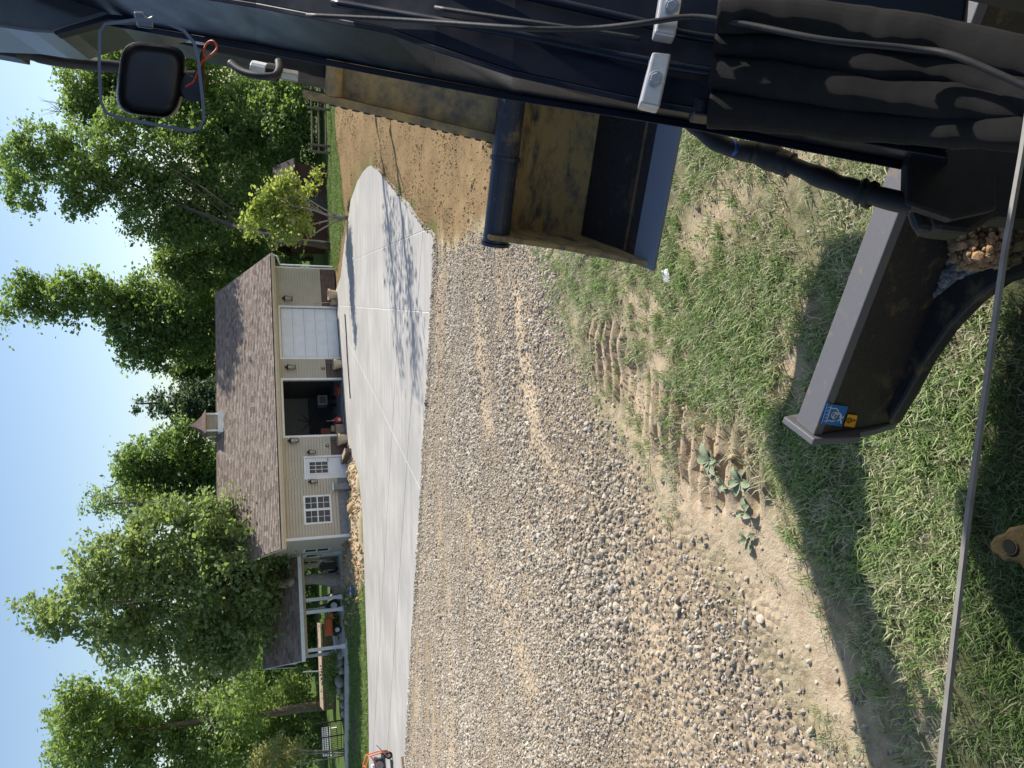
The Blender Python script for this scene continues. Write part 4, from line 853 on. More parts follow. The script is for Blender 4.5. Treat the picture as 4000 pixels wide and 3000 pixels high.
tree('broadleaf_tree', 'tall tree with a dark leaning trunk right of the garage', fb, PL([(70, 620, 80), (90, 740, 80), (160, 560, 95), (230, 650, 95), (330, 720, 105), (330, 560, 105), (420, 640, 115), (520, 740, 105), (450, 490, 105), (560, 840, 95), (600, 630, 120), (690, 760, 115), (720, 890, 95), (30, 680, 40), (130, 800, 40), (640, 930, 60), (300, 800, 60), (760, 640, 110), (800, 800, 90), (850, 880, 75), (700, 860, 80)], YF+6.4, 2.0),
     'leaf_mid', 'bark_dark', n=36000, leaf=.23, clump=.45, per=24, tr=.22, limbs=18, trunk=[fb, at_Y(1200, 945, YF), at_Y(1050, 920, YF), at_Y(900, 880, YF+2), at_Y(700, 800, YF+4.5), at_Y(450, 690, YF+6.4), at_Y(180, 620, YF+6.4)], group=BACK)
bt('broad tree behind the work light at the far right', 420, [(330, 330, 100), (430, 400, 115), (560, 330, 130), (310, 440, 65), (650, 440, 120), (700, 260, 130), (480, 240, 110), (270, 400, 35)], 56, 'leaf_mid', n=25000, leaf=.26, clump=.5, tr=.25, dead=5)
bt('shaded understory tree right of the leaning trunk', 560, [(800, 350, 130), (850, 550, 130), (900, 720, 130), (950, 450, 130), (1050, 350, 120), (1080, 600, 110), (760, 470, 110)], 54, 'leaf_mid', n=28000, leaf=.24, clump=.5, tr=.18, bark='bark_dark')
bt('yellow-green tree pressed against the right gable end', 1010, [(800, 930, 100), (950, 960, 95), (850, 1050, 90), (1000, 1020, 90), (700, 1000, 80), (1100, 1000, 70), (740, 1080, 75), (640, 1040, 50), (1160, 960, 60)], 57, 'leaf_light', n=24000, leaf=.25, clump=.5, tr=.16, bark='bark_dark')
bt('low bushy tree behind the rail fence', 430, [(1120, 480, 100), (1150, 320, 90), (1180, 580, 70), (1060, 420, 90), (1200, 420, 60)], 52, 'leaf_mid', n=11000, leaf=.22, clump=.45, tr=.12)
bt('dark tree behind the roof between poplar and cupola', 1430, [(760, 1400, 90), (800, 1480, 90), (720, 1440, 60), (820, 1330, 80), (790, 1590, 80)], 66, 'leaf_dark', n=9000, leaf=.28, clump=.5, tr=.2)
def spruce(label, x0, x1, yc, hw, Y):
    b = np.array([at_Y(1250, yc, Y)[0], Y, -3.95]); lst = []
    for i in range(7): f = i/6; lst.append((x0+(x1-x0)*f, yc+random.uniform(-8, 8), 14+hw*f))
    return tree('spruce_tree', label, b, PL(lst, Y, .5, .7), 'leaf_spruce', 'bark_dark', n=11000, leaf=.24, clump=.35, per=26, tr=.2, group=BACK, flat=.25)
spruce('dark blue-green spruce behind the roof beside the cupola', 480, 860, 1580, 105, 64)
spruce('dark spruce partly hidden behind the work light', 255, 560, 165, 110, 62)
bt('sunlit bushy tree behind the black railing at lower left', 2820, [(1100, 2750, 85), (1180, 2850, 95), (1080, 2890, 90), (1150, 2680, 65), (1230, 2780, 60), (1020, 2820, 70), (1230, 2930, 60)], 54, 'leaf_light', n=13000, leaf=.22, clump=.4, tr=.1)
bt('shadowy tree directly behind the porch posts', 2430, [(1120, 2300, 90), (1150, 2450, 95), (1200, 2560, 80), (1050, 2600, 90), (1240, 2380, 60), (1000, 2680, 80), (1220, 2270, 60)], 58, 'leaf_mid', n=13000, leaf=.24, clump=.45, tr=.14)
# small bright tree in the bare soil, several stems
rb = gpt(1355, 850, -3.8); YR = rb[1]
tt = tree('redbud_tree', 'small bright yellow-green tree on forked stems in the bare soil', rb, PL([(1060, 770, 52), (1120, 720, 44), (1160, 800, 58), (1090, 870, 50), (1210, 735, 30), (1200, 890, 34), (1010, 830, 40), (1140, 920, 36), (985, 900, 30), (1240, 690, 18), (1070, 930, 22), (950, 860, 16)], YR, .9), 'leaf_bright', 'bark_pale', n=6500, leaf=.19, clump=.34, per=16, shell=.25, tr=.09, limbs=10, trunk=[rb, at_Y(1300, 845, YR), at_Y(1220, 820, YR), at_Y(1120, 800, YR), at_Y(1040, 790, YR)])
for a, b in (((1330, 850), (1180, 890)), ((1320, 848), (1150, 740)), ((1345, 850), (1200, 930))): mb = MB(); p = at_Y(*a, YR); q_ = at_Y(*b, YR-.3); mb.tube([p, (p+q_)/2+np.array([0, 0, .1]), q_], [.05, .04, .02], 6); mb.build('stem', 'bark_pale', tt, smooth=True)
# birch clump with thin pale stems at the left edge
bb = gpt(1350, 2945, -3.95); YB = bb[1]
tt = tree('birch_tree', 'thin birch clump with three pale stems at the left lawn edge', bb, PL([(1150, 2950, 45), (1080, 2930, 45), (1030, 2960, 40), (1000, 2990, 35), (1100, 3000, 45), (1180, 2900, 25)], YB, .8), 'leaf_dry', 'bark_pale', n=2600, leaf=.16, clump=.4, per=14, tr=.05, limbs=10, shell=.2, trunk=[bb, at_Y(1250, 2942, YB), at_Y(1130, 2950, YB), at_Y(1020, 2965, YB)])
for a, b in (((1345, 2935), (1060, 2930)), ((1348, 2950), (1050, 3010))): mb = MB(); p = at_z(*a, -3.95); q_ = at_Y(*b, YB+.2); mb.tube([p, (p+q_)/2, q_], [.045, .035, .012], 6); mb.build('stem', 'bark_pale', tt, smooth=True)
# trees to the right, out behind the boom: their shadows lie across the concrete
for (x, y, h, l) in [(14.9, 29.6, 15, 'slim tree hidden behind the boom, nearest the soil'), (16.6, 32.6, 15.5, 'slim tree hidden behind the boom, farther along the soil')]:
    b = np.array([x, y, float(g0(x, y))]); tree('roadside_tree', l, b, [(x, y, b[2]+h*.72, 1.5, 1.5, h*.16), (x+.6, y+.5, b[2]+h*.9, 1.2, 1.2, h*.1), (x-.8, y-.3, b[2]+h*.58, 1.1, 1.1, h*.08)], 'leaf_mid', 'bark_dark', n=700, leaf=.2, clump=.6, per=8, shell=.1, tr=.16, limbs=26, group='trees right of the soil, hidden by the boom')
# the wood beyond: one far mass
lob = []
for y in range(-700, 3700, 110): lob += PL([(1120+random.uniform(-70, 60), y, 120), (960+random.uniform(-50, 50), y+50, 130), (820+random.uniform(-60, 60), y+20, 110)], 74+random.uniform(-4, 6), 2)
C, cv, cc = crown_pts(lob, 95000, .8, 26, .3); me = leaves_obj('far_wood', C, .42, 'leaf_dark', None, (0, 0, 0)); a = me.attributes.new('lv', 'FLOAT', 'POINT'); a.data.foreach_set('value', np.repeat(cv, 4).astype(np.float32)); me.materials.append(MATS['leaf_dark'])
o = bpy.data.objects.new('far_wood', me); COL.objects.link(o); tag(o, 'dense dark wood closing the view behind the buildings', 'wood', kind='stuff')

# ================================================================== the excavator we sit in
A = at_dep
ex = thing('excavator', 'black excavator seen from its seat: boom, muddy bucket, blade, work light', 'excavator', (0, -.4, 0), world=True)
def unit(v): v = np.array(v, float); return v/np.linalg.norm(v)
BR_ = unit((.985, -.17, 0))                                   # across the boom, to the right
def sec(px, dep): return A(px[0], px[1], dep)
# boom: lofted box, its operator-facing side towards us
DLp = [(3700, 600, 1.30), (3300, 530, 1.33), (2711, 428, 1.40), (2500, 394, 1.43), (2000, 283, 1.50), (1700, 185, 1.56), (1520, 118, 1.61), (1000, 18, 1.78), (500, -62, 1.93), (0, -140, 2.08), (-400, -200, 2.2)]
BLp = [(3700, 665, 1.44), (3300, 592, 1.48), (2711, 478, 1.56), (2500, 444, 1.60), (2000, 367, 1.72), (1700, 312, 1.80), (1520, 279, 1.86), (1000, 181, 2.05), (500, 95, 2.22), (0, 10, 2.4), (-400, -60, 2.55)]
secs = []
for a, b in zip(DLp, BLp):
    p = A(*a); q_ = A(*b); wd = .27; secs.append([p, p+BR_*wd, q_+BR_*wd, q_])
mb = MB(); mb.loft(secs); boom = mb.build('boom', 'boom_paint', ex, bevel=.006)
# flanges along both long edges
for nm, lst, off in (('edge_flange', BLp, .012), ('edge_flange', DLp, .010)):
    mb = MB(); S4 = []
    for a in lst:
        p = A(*a); o_ = unit(p-EYEP)
        if lst is BLp: c = p+BR_*-.004; e1 = BR_*-.010; e2 = -o_*.016
        else: c = p; e1 = BR_*-.008; e2 = -o_*.008
        S4.append([c-e1*.5, c+e1, c+e1+e2, c-e1*.5+e2])
    mb.loft(S4); mb.build(nm, 'boom_paint', boom, bevel=.002)
def ptube(name, pts, r, mat, parent=None, n=12, dens=6, wob=0):
    P = [A(*p) for p in pts]; Q = []
    for i in range(len(P)-1):                                  # Catmull-Rom
        p0_, p1, p2, p3 = P[max(i-1, 0)], P[i], P[i+1], P[min(i+2, len(P)-1)]
        for k in range(dens):
            t = k/dens; Q.append(.5*((2*p1)+(-p0_+p2)*t+(2*p0_-5*p1+4*p2-p3)*t*t+(-p0_+3*p1-3*p2+p3)*t**3))
    Q.append(P[-1]); rr = r if not wob else [r*(1+wob*(vnoise(i*1.0, len(pts)*7.0, 2.1, 51)-.5)) for i in range(len(Q))]
    mb = MB(); mb.tube(Q, rr, n); return mb.build(name, mat, parent or ex, smooth=True)
# hard lines and cable on the boom
ptube('steel_line', [(1300, 10, 1.64), (1600, 60, 1.56), (2000, 128, 1.46), (2300, 190, 1.42), (2540, 240, 1.385), (2700, 268, 1.37), (2860, 290, 1.35)], .0085, 'boom_paint')
ptube('steel_line', [(1600, -120, 1.56), (2000, -30, 1.46), (2480, 80, 1.39), (2650, 128, 1.37), (2880, 165, 1.34)], .0085, 'boom_paint')
ptube('cable', [(1200, 60, 1.60), (1600, 80, 1.52), (2000, 108, 1.41), (2110, 114, 1.40), (2300, 112, 1.38), (2500, 92, 1.335), (2700, 66, 1.31), (2900, 92, 1.27), (3220, 155, 1.20), (3560, 190, 1.16), (3740, 222, 1.12), (4100, 380, 1.05)], .0050, 'rubber')
ptube('cable', [(1700, 30, 1.52), (2100, 90, 1.43), (2500, 150, 1.385)], .0045, 'rubber')
def slab_px(name, px, dep, thick, mat, parent=None, bevel=.003):
    P = [A(x, y, dep) for x, y in px]; n = unit(np.cross(P[1]-P[0], P[2]-P[0])); 
    if n@unit(P[0]-EYEP) < 0: n = -n
    mb = MB(); mb.prism(P, n*thick); return mb.build(name, mat, parent or ex, bevel=bevel)
for px, (bx0, by0) in [([(2550, 200), (2624, 208), (2578, 420), (2500, 402)], (2562, 305)), ([(2585, -40), (2668, -20), (2640, 142), (2558, 128)], (2625, 22))]:
    ck = slab_px('line_clamp', px, 1.335, .035, 'silver_block', boom, .004)
    c = A(bx0, by0, 1.333); d = unit(c-EYEP); mb = MB(); mb.tube([c+d*.004, c-d*.004], .0125, 20); mb.tube([c-d*.004, c-d*.012], .0095, 6); mb.build('bolt', 'silver_block', boom, bevel=.001)
slab_px('hose_ferrule', [(2715, 375), (2795, 380), (2790, 455), (2712, 445)], 1.38, .05, 'boom_paint', boom, .006)
# fabric sleeves over the hoses
SLV = [([(2800, 60, 1.30), (3000, 60, 1.28), (3290, 90, 1.24), (3500, 122, 1.2), (3700, 160, 1.17), (3900, 205, 1.13), (4150, 270, 1.08)], .029),
       ([(2800, 165, 1.34), (3100, 195, 1.29), (3440, 258, 1.23), (3650, 268, 1.19), (3850, 310, 1.15), (4150, 420, 1.08)], .024),
       ([(2790, 285, 1.36), (3000, 310, 1.32), (3300, 350, 1.27), (3500, 372, 1.23), (3750, 395, 1.18), (4150, 420, 1.1)], .031),
       ([(2770, 430, 1.38), (3000, 440, 1.35), (3300, 468, 1.30), (3500, 484, 1.26), (3750, 495, 1.2), (4150, 505, 1.1)], .033),
       ([(2800, 110, 1.40), (3100, 130, 1.36), (3400, 190, 1.32), (3700, 245, 1.26), (4150, 350, 1.16)], .030),
       ([(2800, 350, 1.42), (3100, 390, 1.38), (3400, 420, 1.33), (3700, 440, 1.27), (4150, 460, 1.18)], .034)]
for pts, r in SLV: ptube('hose_sleeve', pts, r, 'sleeve_fabric', n=18, dens=8, wob=.16)
mb = MB(); ring = []
for (x, y, dep) in [(2790, 70, 1.33), (2850, 60, 1.31), (2850, 250, 1.33), (2860, 440, 1.36), (2800, 470, 1.39), (2780, 300, 1.37)]: ring.append(A(x, y, dep))
# hose looping out beside the boom
ptube('hydraulic_hose', [(2700, 470, 1.62), (2770, 535, 1.60), (2860, 580, 1.58), (2960, 600, 1.56), (3080, 640, 1.53), (3200, 690, 1.50), (3320, 735, 1.47), (3440, 770, 1.44), (3560, 800, 1.42)], .0185, 'rubber', n=14, wob=.25)
ptube('hose_wrap', [(2940, 594, 1.56), (3000, 612, 1.555), (3050, 632, 1.545), (3090, 648, 1.535)], .025, 'rubber', n=12, wob=.4)
ptube('hose_wrap', [(3330, 738, 1.47), (3380, 754, 1.46), (3410, 765, 1.45)], .024, 'rubber', n=12, wob=.4)
ptube('cable_tie', [(2868, 548, 1.55), (2880, 566, 1.535), (2876, 590, 1.535), (2862, 604, 1.55)], .0035, 'blue_tie', n=6)
# boom foot and swing bracket
slab_px('swing_bracket', [(3640, 560), (3625, 640), (3620, 812), (3660, 900), (3790, 915), (3890, 850), (4200, 880), (4200, 500), (3700, 520)], 1.46, .08, 'rubber', ex, .012)
slab_px('boom_pin', [(3560, 815), (3590, 900), (3660, 908), (3630, 800)], 1.44, .03, 'rubber', ex, .012)
slab_px('bracket_plate', [(3560, 575), (3545, 640), (3540, 800), (3720, 860), (3900, 820), (3900, 560)], 1.40, .03, 'rubber', ex, .008)
# dipper arm behind the boom
def arm_box(name, P, Q, wd, th, mat, right=BR_):
    p = A(*P); q_ = A(*Q); ax = unit(q_-p); fw_ = unit(np.cross(right, ax)); fw_ = fw_ if fw_@_f > 0 else -fw_
    mb = MB(); mb.prism([p, p+right*wd, p+right*wd+fw_*th, p+fw_*th], q_-p); return mb.build(name, mat, ex, bevel=.006)
arm_box('dipper_arm', (380, 95, 2.75), (1330, 318, 3.05), .26, .22, 'boom_paint')
arm_box('arm_plate', (470, 118, 2.70), (800, 175, 2.78), .10, .02, 'chrome_grey')
# coupling with grease-marked fitting and hose loop on the arm
fit = [A(985, 265, 2.7), A(1045, 278, 2.7)]
mb = MB(); mb.tube(fit, .026, 14); fo = mb.build('hose_coupling', 'pale_plastic', ex, bevel=.003)
mb = MB(); mb.tube([A(1050, 279, 2.7), A(1085, 286, 2.7)], .030, 12); mb.build('collar', 'rubber', fo); mb = MB(); mb.tube([A(1096, 288, 2.7), A(1165, 300, 2.72)], .020, 6); mb.build('nut', 'chrome_grey', fo, bevel=.003)
ptube('hose_loop', [(900, 245, 2.68), (945, 278, 2.66), (1010, 296, 2.64), (1070, 296, 2.64), (1090, 272, 2.66), (1088, 240, 2.7)], .013, 'rubber')
# boom head, bracket and hose against the sky
M('head_paint', (.030, .033, .036), .18, (.055, .06, .062), 5, spec=.6)
slab_px('boom_head', [(-200, -200), (-200, 92), (0, 100), (120, 118), (205, 122), (260, 102), (420, 58), (540, 66), (640, 40), (640, -200)], 2.18, .2, 'head_paint', ex, .012)
slab_px('head_edge', [(205, 122), (262, 100), (420, 54), (540, 62), (540, 82), (424, 78), (268, 122), (215, 136)], 2.15, .03, 'boom_paint', ex, .003)
slab_px('head_bracket', [(-100, 120), (30, 128), (30, 150), (60, 150), (75, 165), (75, 226), (-100, 195)], 2.5, .06, 'black_metal', ex, .004)
slab_px('head_plate', [(20, 100), (236, 124), (236, 148), (160, 150), (60, 128)], 2.4, .03, 'black_metal', ex, .004)
ptube('corrugated_hose', [(60, 208, 2.5), (120, 214, 2.52), (240, 240, 2.55), (350, 252, 2.58), (470, 262, 2.6), (640, 290, 2.64), (800, 300, 2.7)], .019, 'rubber', n=12, dens=8, wob=.3)
# work light in its flat-bar guard
LF = [(470, 92), (412, 100), (396, 125), (394, 260), (400, 395), (418, 436), (470, 455), (620, 482), (740, 504), (775, 496), (790, 465), (784, 380), (766, 220), (752, 170), (715, 125), (640, 92), (540, 82)]
def ribbon(name, px, d0, d1, th, mat, parent):
    m = len(px); S4 = []; c = np.mean(px, 0)
    for i, p in enumerate(px):
        a = np.array(px[i-1], float); b = np.array(px[(i+1) % m], float); t = (b-a)/np.linalg.norm(b-a); nv = np.array([t[1], -t[0]])
        if nv@(np.array(p)-c) < 0: nv = -nv
        o_ = np.array(p)+nv*th; S4.append([A(p[0], p[1], d0), A(o_[0], o_[1], d0), A(o_[0], o_[1], d1), A(p[0], p[1], d1)])
    mb = MB(); n = 4; vs = [q_ for s4 in S4 for q_ in s4]; mb.add(vs, [(i*n+k, i*n+(k+1) % n, ((i+1) % m)*n+(k+1) % n, ((i+1) % m)*n+k) for i in range(m) for k in range(n)]); return mb.build(name, mat, parent, smooth=False)
M('guard_bar', (.13, .14, .16), .2, (.09, .10, .12), 8, metal=.5, spec=.8)
wl = MB(); LC = (590, 312); 
def rrect(cx, cy, hx, hy, n=28, e=4.0, rot=.12):
    out = []
    for k in range(n):
        a = 2*math.pi*k/n; c_, s_ = math.cos(a), math.sin(a); x = hx*math.copysign(abs(c_)**(2/e), c_); y = hy*math.copysign(abs(s_)**(2/e), s_)
        out.append((cx+x*math.cos(rot)-y*math.sin(rot), cy+x*math.sin(rot)+y*math.cos(rot)))
    return out
S4 = [[A(x, y, dep) for x, y in rrect(LC[0]-(1-f)*4, LC[1]+(1-f)*4, 128*f, 142*f)] for f, dep in [(.70, 1.615), (.88, 1.622), (.97, 1.642), (1.0, 1.67), (1.02, 1.72)]]
wl.loft(S4); wk = wl.build('work_light', 'lamp_black', ex, smooth=True)
ribbon('guard_frame', LF, 1.59, 1.70, 13, 'guard_bar', wk)
mb = MB(); mb.prism([A(x, y, 1.63) for x, y in [(720, 280), (760, 300), (795, 330), (800, 390), (760, 400), (715, 385), (690, 340)]], unit(A(740, 340, 1.7)-EYEP)*.04); mb.build('lamp_bracket', 'lamp_black', wk, bevel=.004)
mb = MB(); mb.prism([A(x, y, 1.66) for x, y in [(775, 215), (800, 225), (800, 430), (780, 425)]], unit(A(740, 340, 1.7)-EYEP)*.02); mb.build('light_base', 'muddy_brown', wk, bevel=.003)
mb = MB(); mb.prism([A(x, y, 1.75) for x, y in [(520, 45), (560, 45), (575, 70), (600, 60), (600, 115), (535, 105)]], unit(A(560, 60, 1.8)-EYEP)*.05); mb.build('guard_clip', 'guard_bar', wk, bevel=.004)
ptube('wire', [(726, 340, 1.61), (755, 320, 1.60), (770, 290, 1.60), (790, 240, 1.61), (830, 210, 1.61), (848, 185, 1.61), (832, 160, 1.61), (808, 170, 1.62), (795, 205, 1.62), (800, 235, 1.62)], .0022, 'red_wire', wk, n=6)
ptube('wire', [(790, 200, 1.63), (780, 240, 1.63), (760, 300, 1.63)], .0025, 'rubber', wk, n=6)

# bucket: wide mud-caked ditching bucket, open towards us
TL = A(1935, 925, 3.1); W = unit((.925, -.38, 0)); BWD = .78
back = unit(np.cross(np.array([0, 0, 1.]), W)); back = back if back[1] > 0 else -back
LLc = at_plane(2545, 1045, TL, W); lipv = LLc-TL; la, lz = lipv@back, lipv[2]
def bp(a, z, s): return TL+back*a+np.array([0, 0, z])+W*s
prof = [(.00, -.03), (.07, -.06), (.11, -.14), (.125, -.24), (.11, -.33), (.07, -.41), (.01, lz*.86), (la*.40, lz*.95), (la*.94, lz*.99)]
prof_out = [(a+.022*(1 if i < 5 else .4), z-.018*(1 if i > 2 else 0)) for i, (a, z) in enumerate(prof)]
mb = MB(); mb.loft([[bp(a, z, s) for a, z in prof[:6]+prof_out[:6][::-1]] for s in (0.012, BWD-.012)]); bk = mb.build('bucket', 'bucket_mud', ex, smooth=False, bevel=.004)
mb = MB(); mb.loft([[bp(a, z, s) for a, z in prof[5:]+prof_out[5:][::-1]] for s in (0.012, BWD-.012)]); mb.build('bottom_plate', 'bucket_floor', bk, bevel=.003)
mb = MB(); mb.loft([[bp(la*.74, lz*.97+.010, s), bp(la*1.03, lz+.004, s), bp(la*1.03, lz-.012, s), bp(la*.74, lz*.97-.012, s)] for s in (-.01, BWD+.01)]); mb.build('cutting_edge', 'lip_steel', bk, bevel=.003)
for s in (0, BWD-.016):
    mb = MB(); mb.prism([bp(a, z, s-.001) for a, z in [(-.07, .05), (.02, .04)]+prof_out[1:]+[(la*.98, lz), (la*.80, lz*.80), (la*.45, lz*.45)]], W*.018); mb.build('side_plate', 'bucket_mud', bk, bevel=.003)
mb = MB(); mb.tube([bp(-.01, .0, -.02), bp(-.01, .0, BWD+.02)], .052, 22); mb.build('torque_tube', 'bucket_paint', bk, bevel=.004)
mb = MB(); mb.tube([bp(-.01, .0, .30), bp(-.01, .0, .315)], .060, 22); mb.tube([bp(-.01, .0, -.032), bp(-.01, .0, -.02)], .058, 22); mb.build('tube_collar', 'bucket_paint', bk)
mb = MB(); mb.tube([bp(la*.55, lz*.958, .02), bp(la*.55, lz*.958, BWD-.02)], .007, 8); mb.build('weld_seam', 'muddy_brown', bk)
# thumb above the bucket: toothed edge bars, web plate, cross tube
B0 = A(1182, 362, 3.0); B1 = A(1965, 548, 3.08); ax = unit(B1-B0); LB = np.linalg.norm(B1-B0); tf = unit(np.cross(ax, W)); tf = tf if tf@_f > 0 else -tf
mb = MB(); mb.prism([B0-W*.02, B0+W*.012, B0+W*.012+tf*.14, B0-W*.02+tf*.14], B1-B0); th = mb.build('thumb', 'thumb_mud', ex, bevel=.004)
for k in range(16):
    p = B0+ax*(.06+k*.045)-W*.0205; mb = MB(); mb.prism([p, p-W*.004, p-W*.004+tf*.12, p+tf*.12], ax*.024); mb.build('tooth', 'bucket_paint' if k % 3 else 'muddy_brown', th)
o_ = B0+ax*.135+W*.012+tf*.05; mb = MB(); mb.prism([o_, o_+W*.36, o_+W*.36+tf*.03, o_+tf*.03], ax*(LB-.155)); mb.build('web_plate', 'thumb_mud', th, bevel=.003)
mb = MB(); mb.tube([B0+ax*.115+W*.012+tf*.03, B0+ax*.115+W*.40+tf*.03], .034, 16); mb.build('cross_tube', 'thumb_mud', th)
o_ = B0+W*.37; mb = MB(); mb.prism([o_, o_+W*.032, o_+W*.032+tf*.14, o_+tf*.14], B1-B0); mb.build('far_bar', 'thumb_mud', th, bevel=.004)
for k, f in enumerate(()): o_ = B0+ax*(LB*f)+W*.012+tf*.015; mb = MB(); mb.prism([o_, o_+W*.36, o_+W*.36+tf*.034, o_+tf*.034], ax*.02); mb.build('cross_rib', 'thumb_mud', th)
mb = MB(); mb.prism([B1+W*.012-ax*.03, B1+W*.36-ax*.03, B1+W*.36+tf*.16-ax*.03, B1+W*.012+tf*.16-ax*.03], ax*.10); mb.build('hinge_block', 'muddy_brown', th, bevel=.01)
mb = MB(); mb.tube([B1+W*-.06+tf*.02, B1+W*.12+tf*.02], .04, 16); mb.build('hinge_pin', 'bucket_paint', th)

# dozer blade with end plate, push arm, stickers
bl0 = at_z(3108, 1645, .62); bl1 = at_z(3476, 642, .62); bd = unit((bl1-bl0)*[1, 1, 0]); bn = np.array([-bd[1], bd[0], 0]); bn = bn if bn[1] > 0 else -bn   # bn points ahead
BLN = 1.9
def bq(s, a, z): p = bl0+bd*s+bn*a; return np.array([p[0], p[1], z])
mb = MB(); mb.loft([[bq(s, 0, .62), bq(s, -.082, .62), bq(s, -.082, .59), bq(s, -.015, .57)] for s in (0, BLN)]); blade = mb.build('dozer_blade', 'blade_top', ex, bevel=.003)
bprof = [(-.080, .589), (-.065, .48), (-.055, .40), (-.03, .28), (.0, .25), (.02, .26), (-.0, .36), (-.02, .47), (-.045, .572)]
mb = MB(); mb.loft([[bq(s, a, z) for a, z in bprof] for s in (.004, BLN-.004)]); mb.build('mouldboard', 'blade_black', blade, bevel=.002)
for s in (-.022, BLN):
    mb = MB(); mb.prism([bq(s, a, z) for a, z in [(-.10, .632), (.03, .64), (.05, .55), (.07, .40), (.06, .27), (.03, .24), (-.03, .25), (-.06, .36), (-.075, .44), (-.10, .46)]], bd*.022); mb.build('end_plate', 'blade_top', blade, bevel=.004)
ARM = [(3470, 1660), (3540, 1545), (3610, 1415), (3700, 1285), (3800, 1180), (3910, 1100), (4200, 1010), (4500, 900), (4300, 600), (3700, 560), (3560, 700), (3480, 1000), (3440, 1300), (3440, 1500)]
mb = MB(); mb.prism([at_z(x, y, .33) for x, y in ARM], (0, 0, -.05)); mb.build('push_arm', 'blade_black', blade, bevel=.01)
RIM = [(3470, 1660), (3540, 1545), (3610, 1415), (3700, 1285), (3800, 1180), (3910, 1100), (4200, 1010)]
S4 = []
for i, (x, y) in enumerate(RIM):
    p = at_z(x, y, .20); S4.append([p, p+np.array([.035, .012, 0]), p+np.array([.035, .012, .045]), p+np.array([0, 0, .045])])
# stickers on the back of the blade
fp = bq(0, -.0815, .589); fq = bq(0, -.0560, .40); fn_ = unit(np.cross(bd, fq-fp)); fn_ = fn_ if fn_[1] < 0 else -fn_
def onb(x, y, off=.002): return at_plane(x, y, fp+fn_*off, fn_)
def sticker(name, px, mat, off, th=.0012):
    P = [onb(*p, off) for p in px]; mb = MB(); mb.prism(P, fn_*th); return mb.build(name, mat, blade)
BLU = [(3232, 1576), (3312, 1588), (3286, 1666), (3208, 1654)]; YEL = [(3312, 1618), (3349, 1623), (3337, 1669), (3296, 1663)]
def quadp(q_, a, b): q_ = np.array(q_, float); return tuple((q_[0]*(1-a)+q_[1]*a)*(1-b)+(q_[3]*(1-a)+q_[2]*a)*b)
def mark(q_, pts, wd, mat, par, off=.0045):
    P = [onb(*quadp(q_, *p), off) for p in pts]; mb = MB()
    for i in range(len(P)-1): mb.beam(P[i], P[i+1], wd, .0006, fn_)
    mb.build('symbol', mat, par)
arc = lambda ca, cb, r, a0, a1, n=14, e=1.0: [(ca+r*math.cos(rad(a0+(a1-a0)*k/n)), cb+r*e*math.sin(rad(a0+(a1-a0)*k/n))) for k in range(n+1)]
st = sticker('sticker', BLU, 'sticker_blue', .0025)
mark(BLU, [(.22, .08), (.22, .92)], .0030, 'sticker_white', st)
for k in range(5): mark(BLU, [(.22, .14+k*.17), (.08, .20+k*.17)], .0024, 'sticker_white', st)
mark(BLU, [(.22, .20), (.50, .18), (.64, .30), (.68, .46)], .0030, 'sticker_white', st); mark(BLU, [(.22, .80), (.50, .82), (.62, .76)], .0030, 'sticker_white', st)
mark(BLU, arc(.50, .50, .14, 0, 360), .0026, 'sticker_white', st); mark(BLU, arc(.66, .58, .19, 140, 420), .0046, 'sticker_white', st); mark(BLU, [(.72, .78), (.95, .52)], .0042, 'sticker_white', st); mark(BLU, [(.78, .52), (.95, .86)], .0042, 'sticker_white', st)
sy = sticker('sticker', YEL, 'sticker_yellow', .0025)
mark(YEL, arc(.34, .5, .24, 0, 360, 16, .9), .0022, 'sticker_black', sy); mark(YEL, [(.22, .5), (.34, .36), (.34, .44), (.46, .44), (.46, .56), (.34, .56), (.34, .64), (.22, .5)], .0014, 'sticker_black', sy); mark(YEL, [(.58, .5), (.68, .5)]+arc(.80, .48, .10, 150, 400), .0034, 'sticker_black', sy)
# lower windscreen pane, its trim
WP = [(4250, -600), (4090, 0), (4002, 590), (3930, 1000), (3862, 1500), (3792, 2000), (3735, 2500), (3682, 3000), (3640, 3500)]
P = [A(x, y, .62-.00002*y) for x, y in WP]; dn = unit((0, .12, -1))*.55
mb = MB(); mb.add(P+[p+dn for p in P], [(i, i+1, len(P)+i+1, len(P)+i) for i in range(len(P)-1)]); mb.build('windscreen_pane', 'tinted_pane', ex, smooth=True)
S4 = []
for p in P: S4.append([p+np.array([0, .0, .002]), p+np.array([0, .0035, .002]), p+np.array([0, .0035, -.002]), p+np.array([0, 0, -.002])])
mb = MB(); mb.loft(S4); mb.build('pane_trim', 'pane_trim', ex)
# undercarriage plate with tie-down hole, seen through the pane
PLp = [(3862, 2125), (3880, 2095), (3915, 2085), (3935, 2062), (3990, 2050), (4200, 2020), (4200, 2380), (4060, 2340), (4010, 2260), (3985, 2205), (3950, 2195), (3920, 2200), (3900, 2172), (3870, 2160)]
mb = MB(); mb.prism([at_z(x, y, .30) for x, y in PLp], (0, 0, -.05)); tp = mb.build('tie_down_plate', 'muddy_brown', ex, bevel=.008)
c = at_z(3945, 2135, .303); mb = MB(); mb.tube([c+np.array([.02*math.cos(k*.524), .02*math.sin(k*.524), 0]) for k in range(13)], .003, 6); mb.build('hole_rim', 'muddy_brown', tp); mb = MB(); mb.lathe([(.017, 0), (.017, .004)], tuple(c), 14); mb.build('hole', 'rubber', tp)
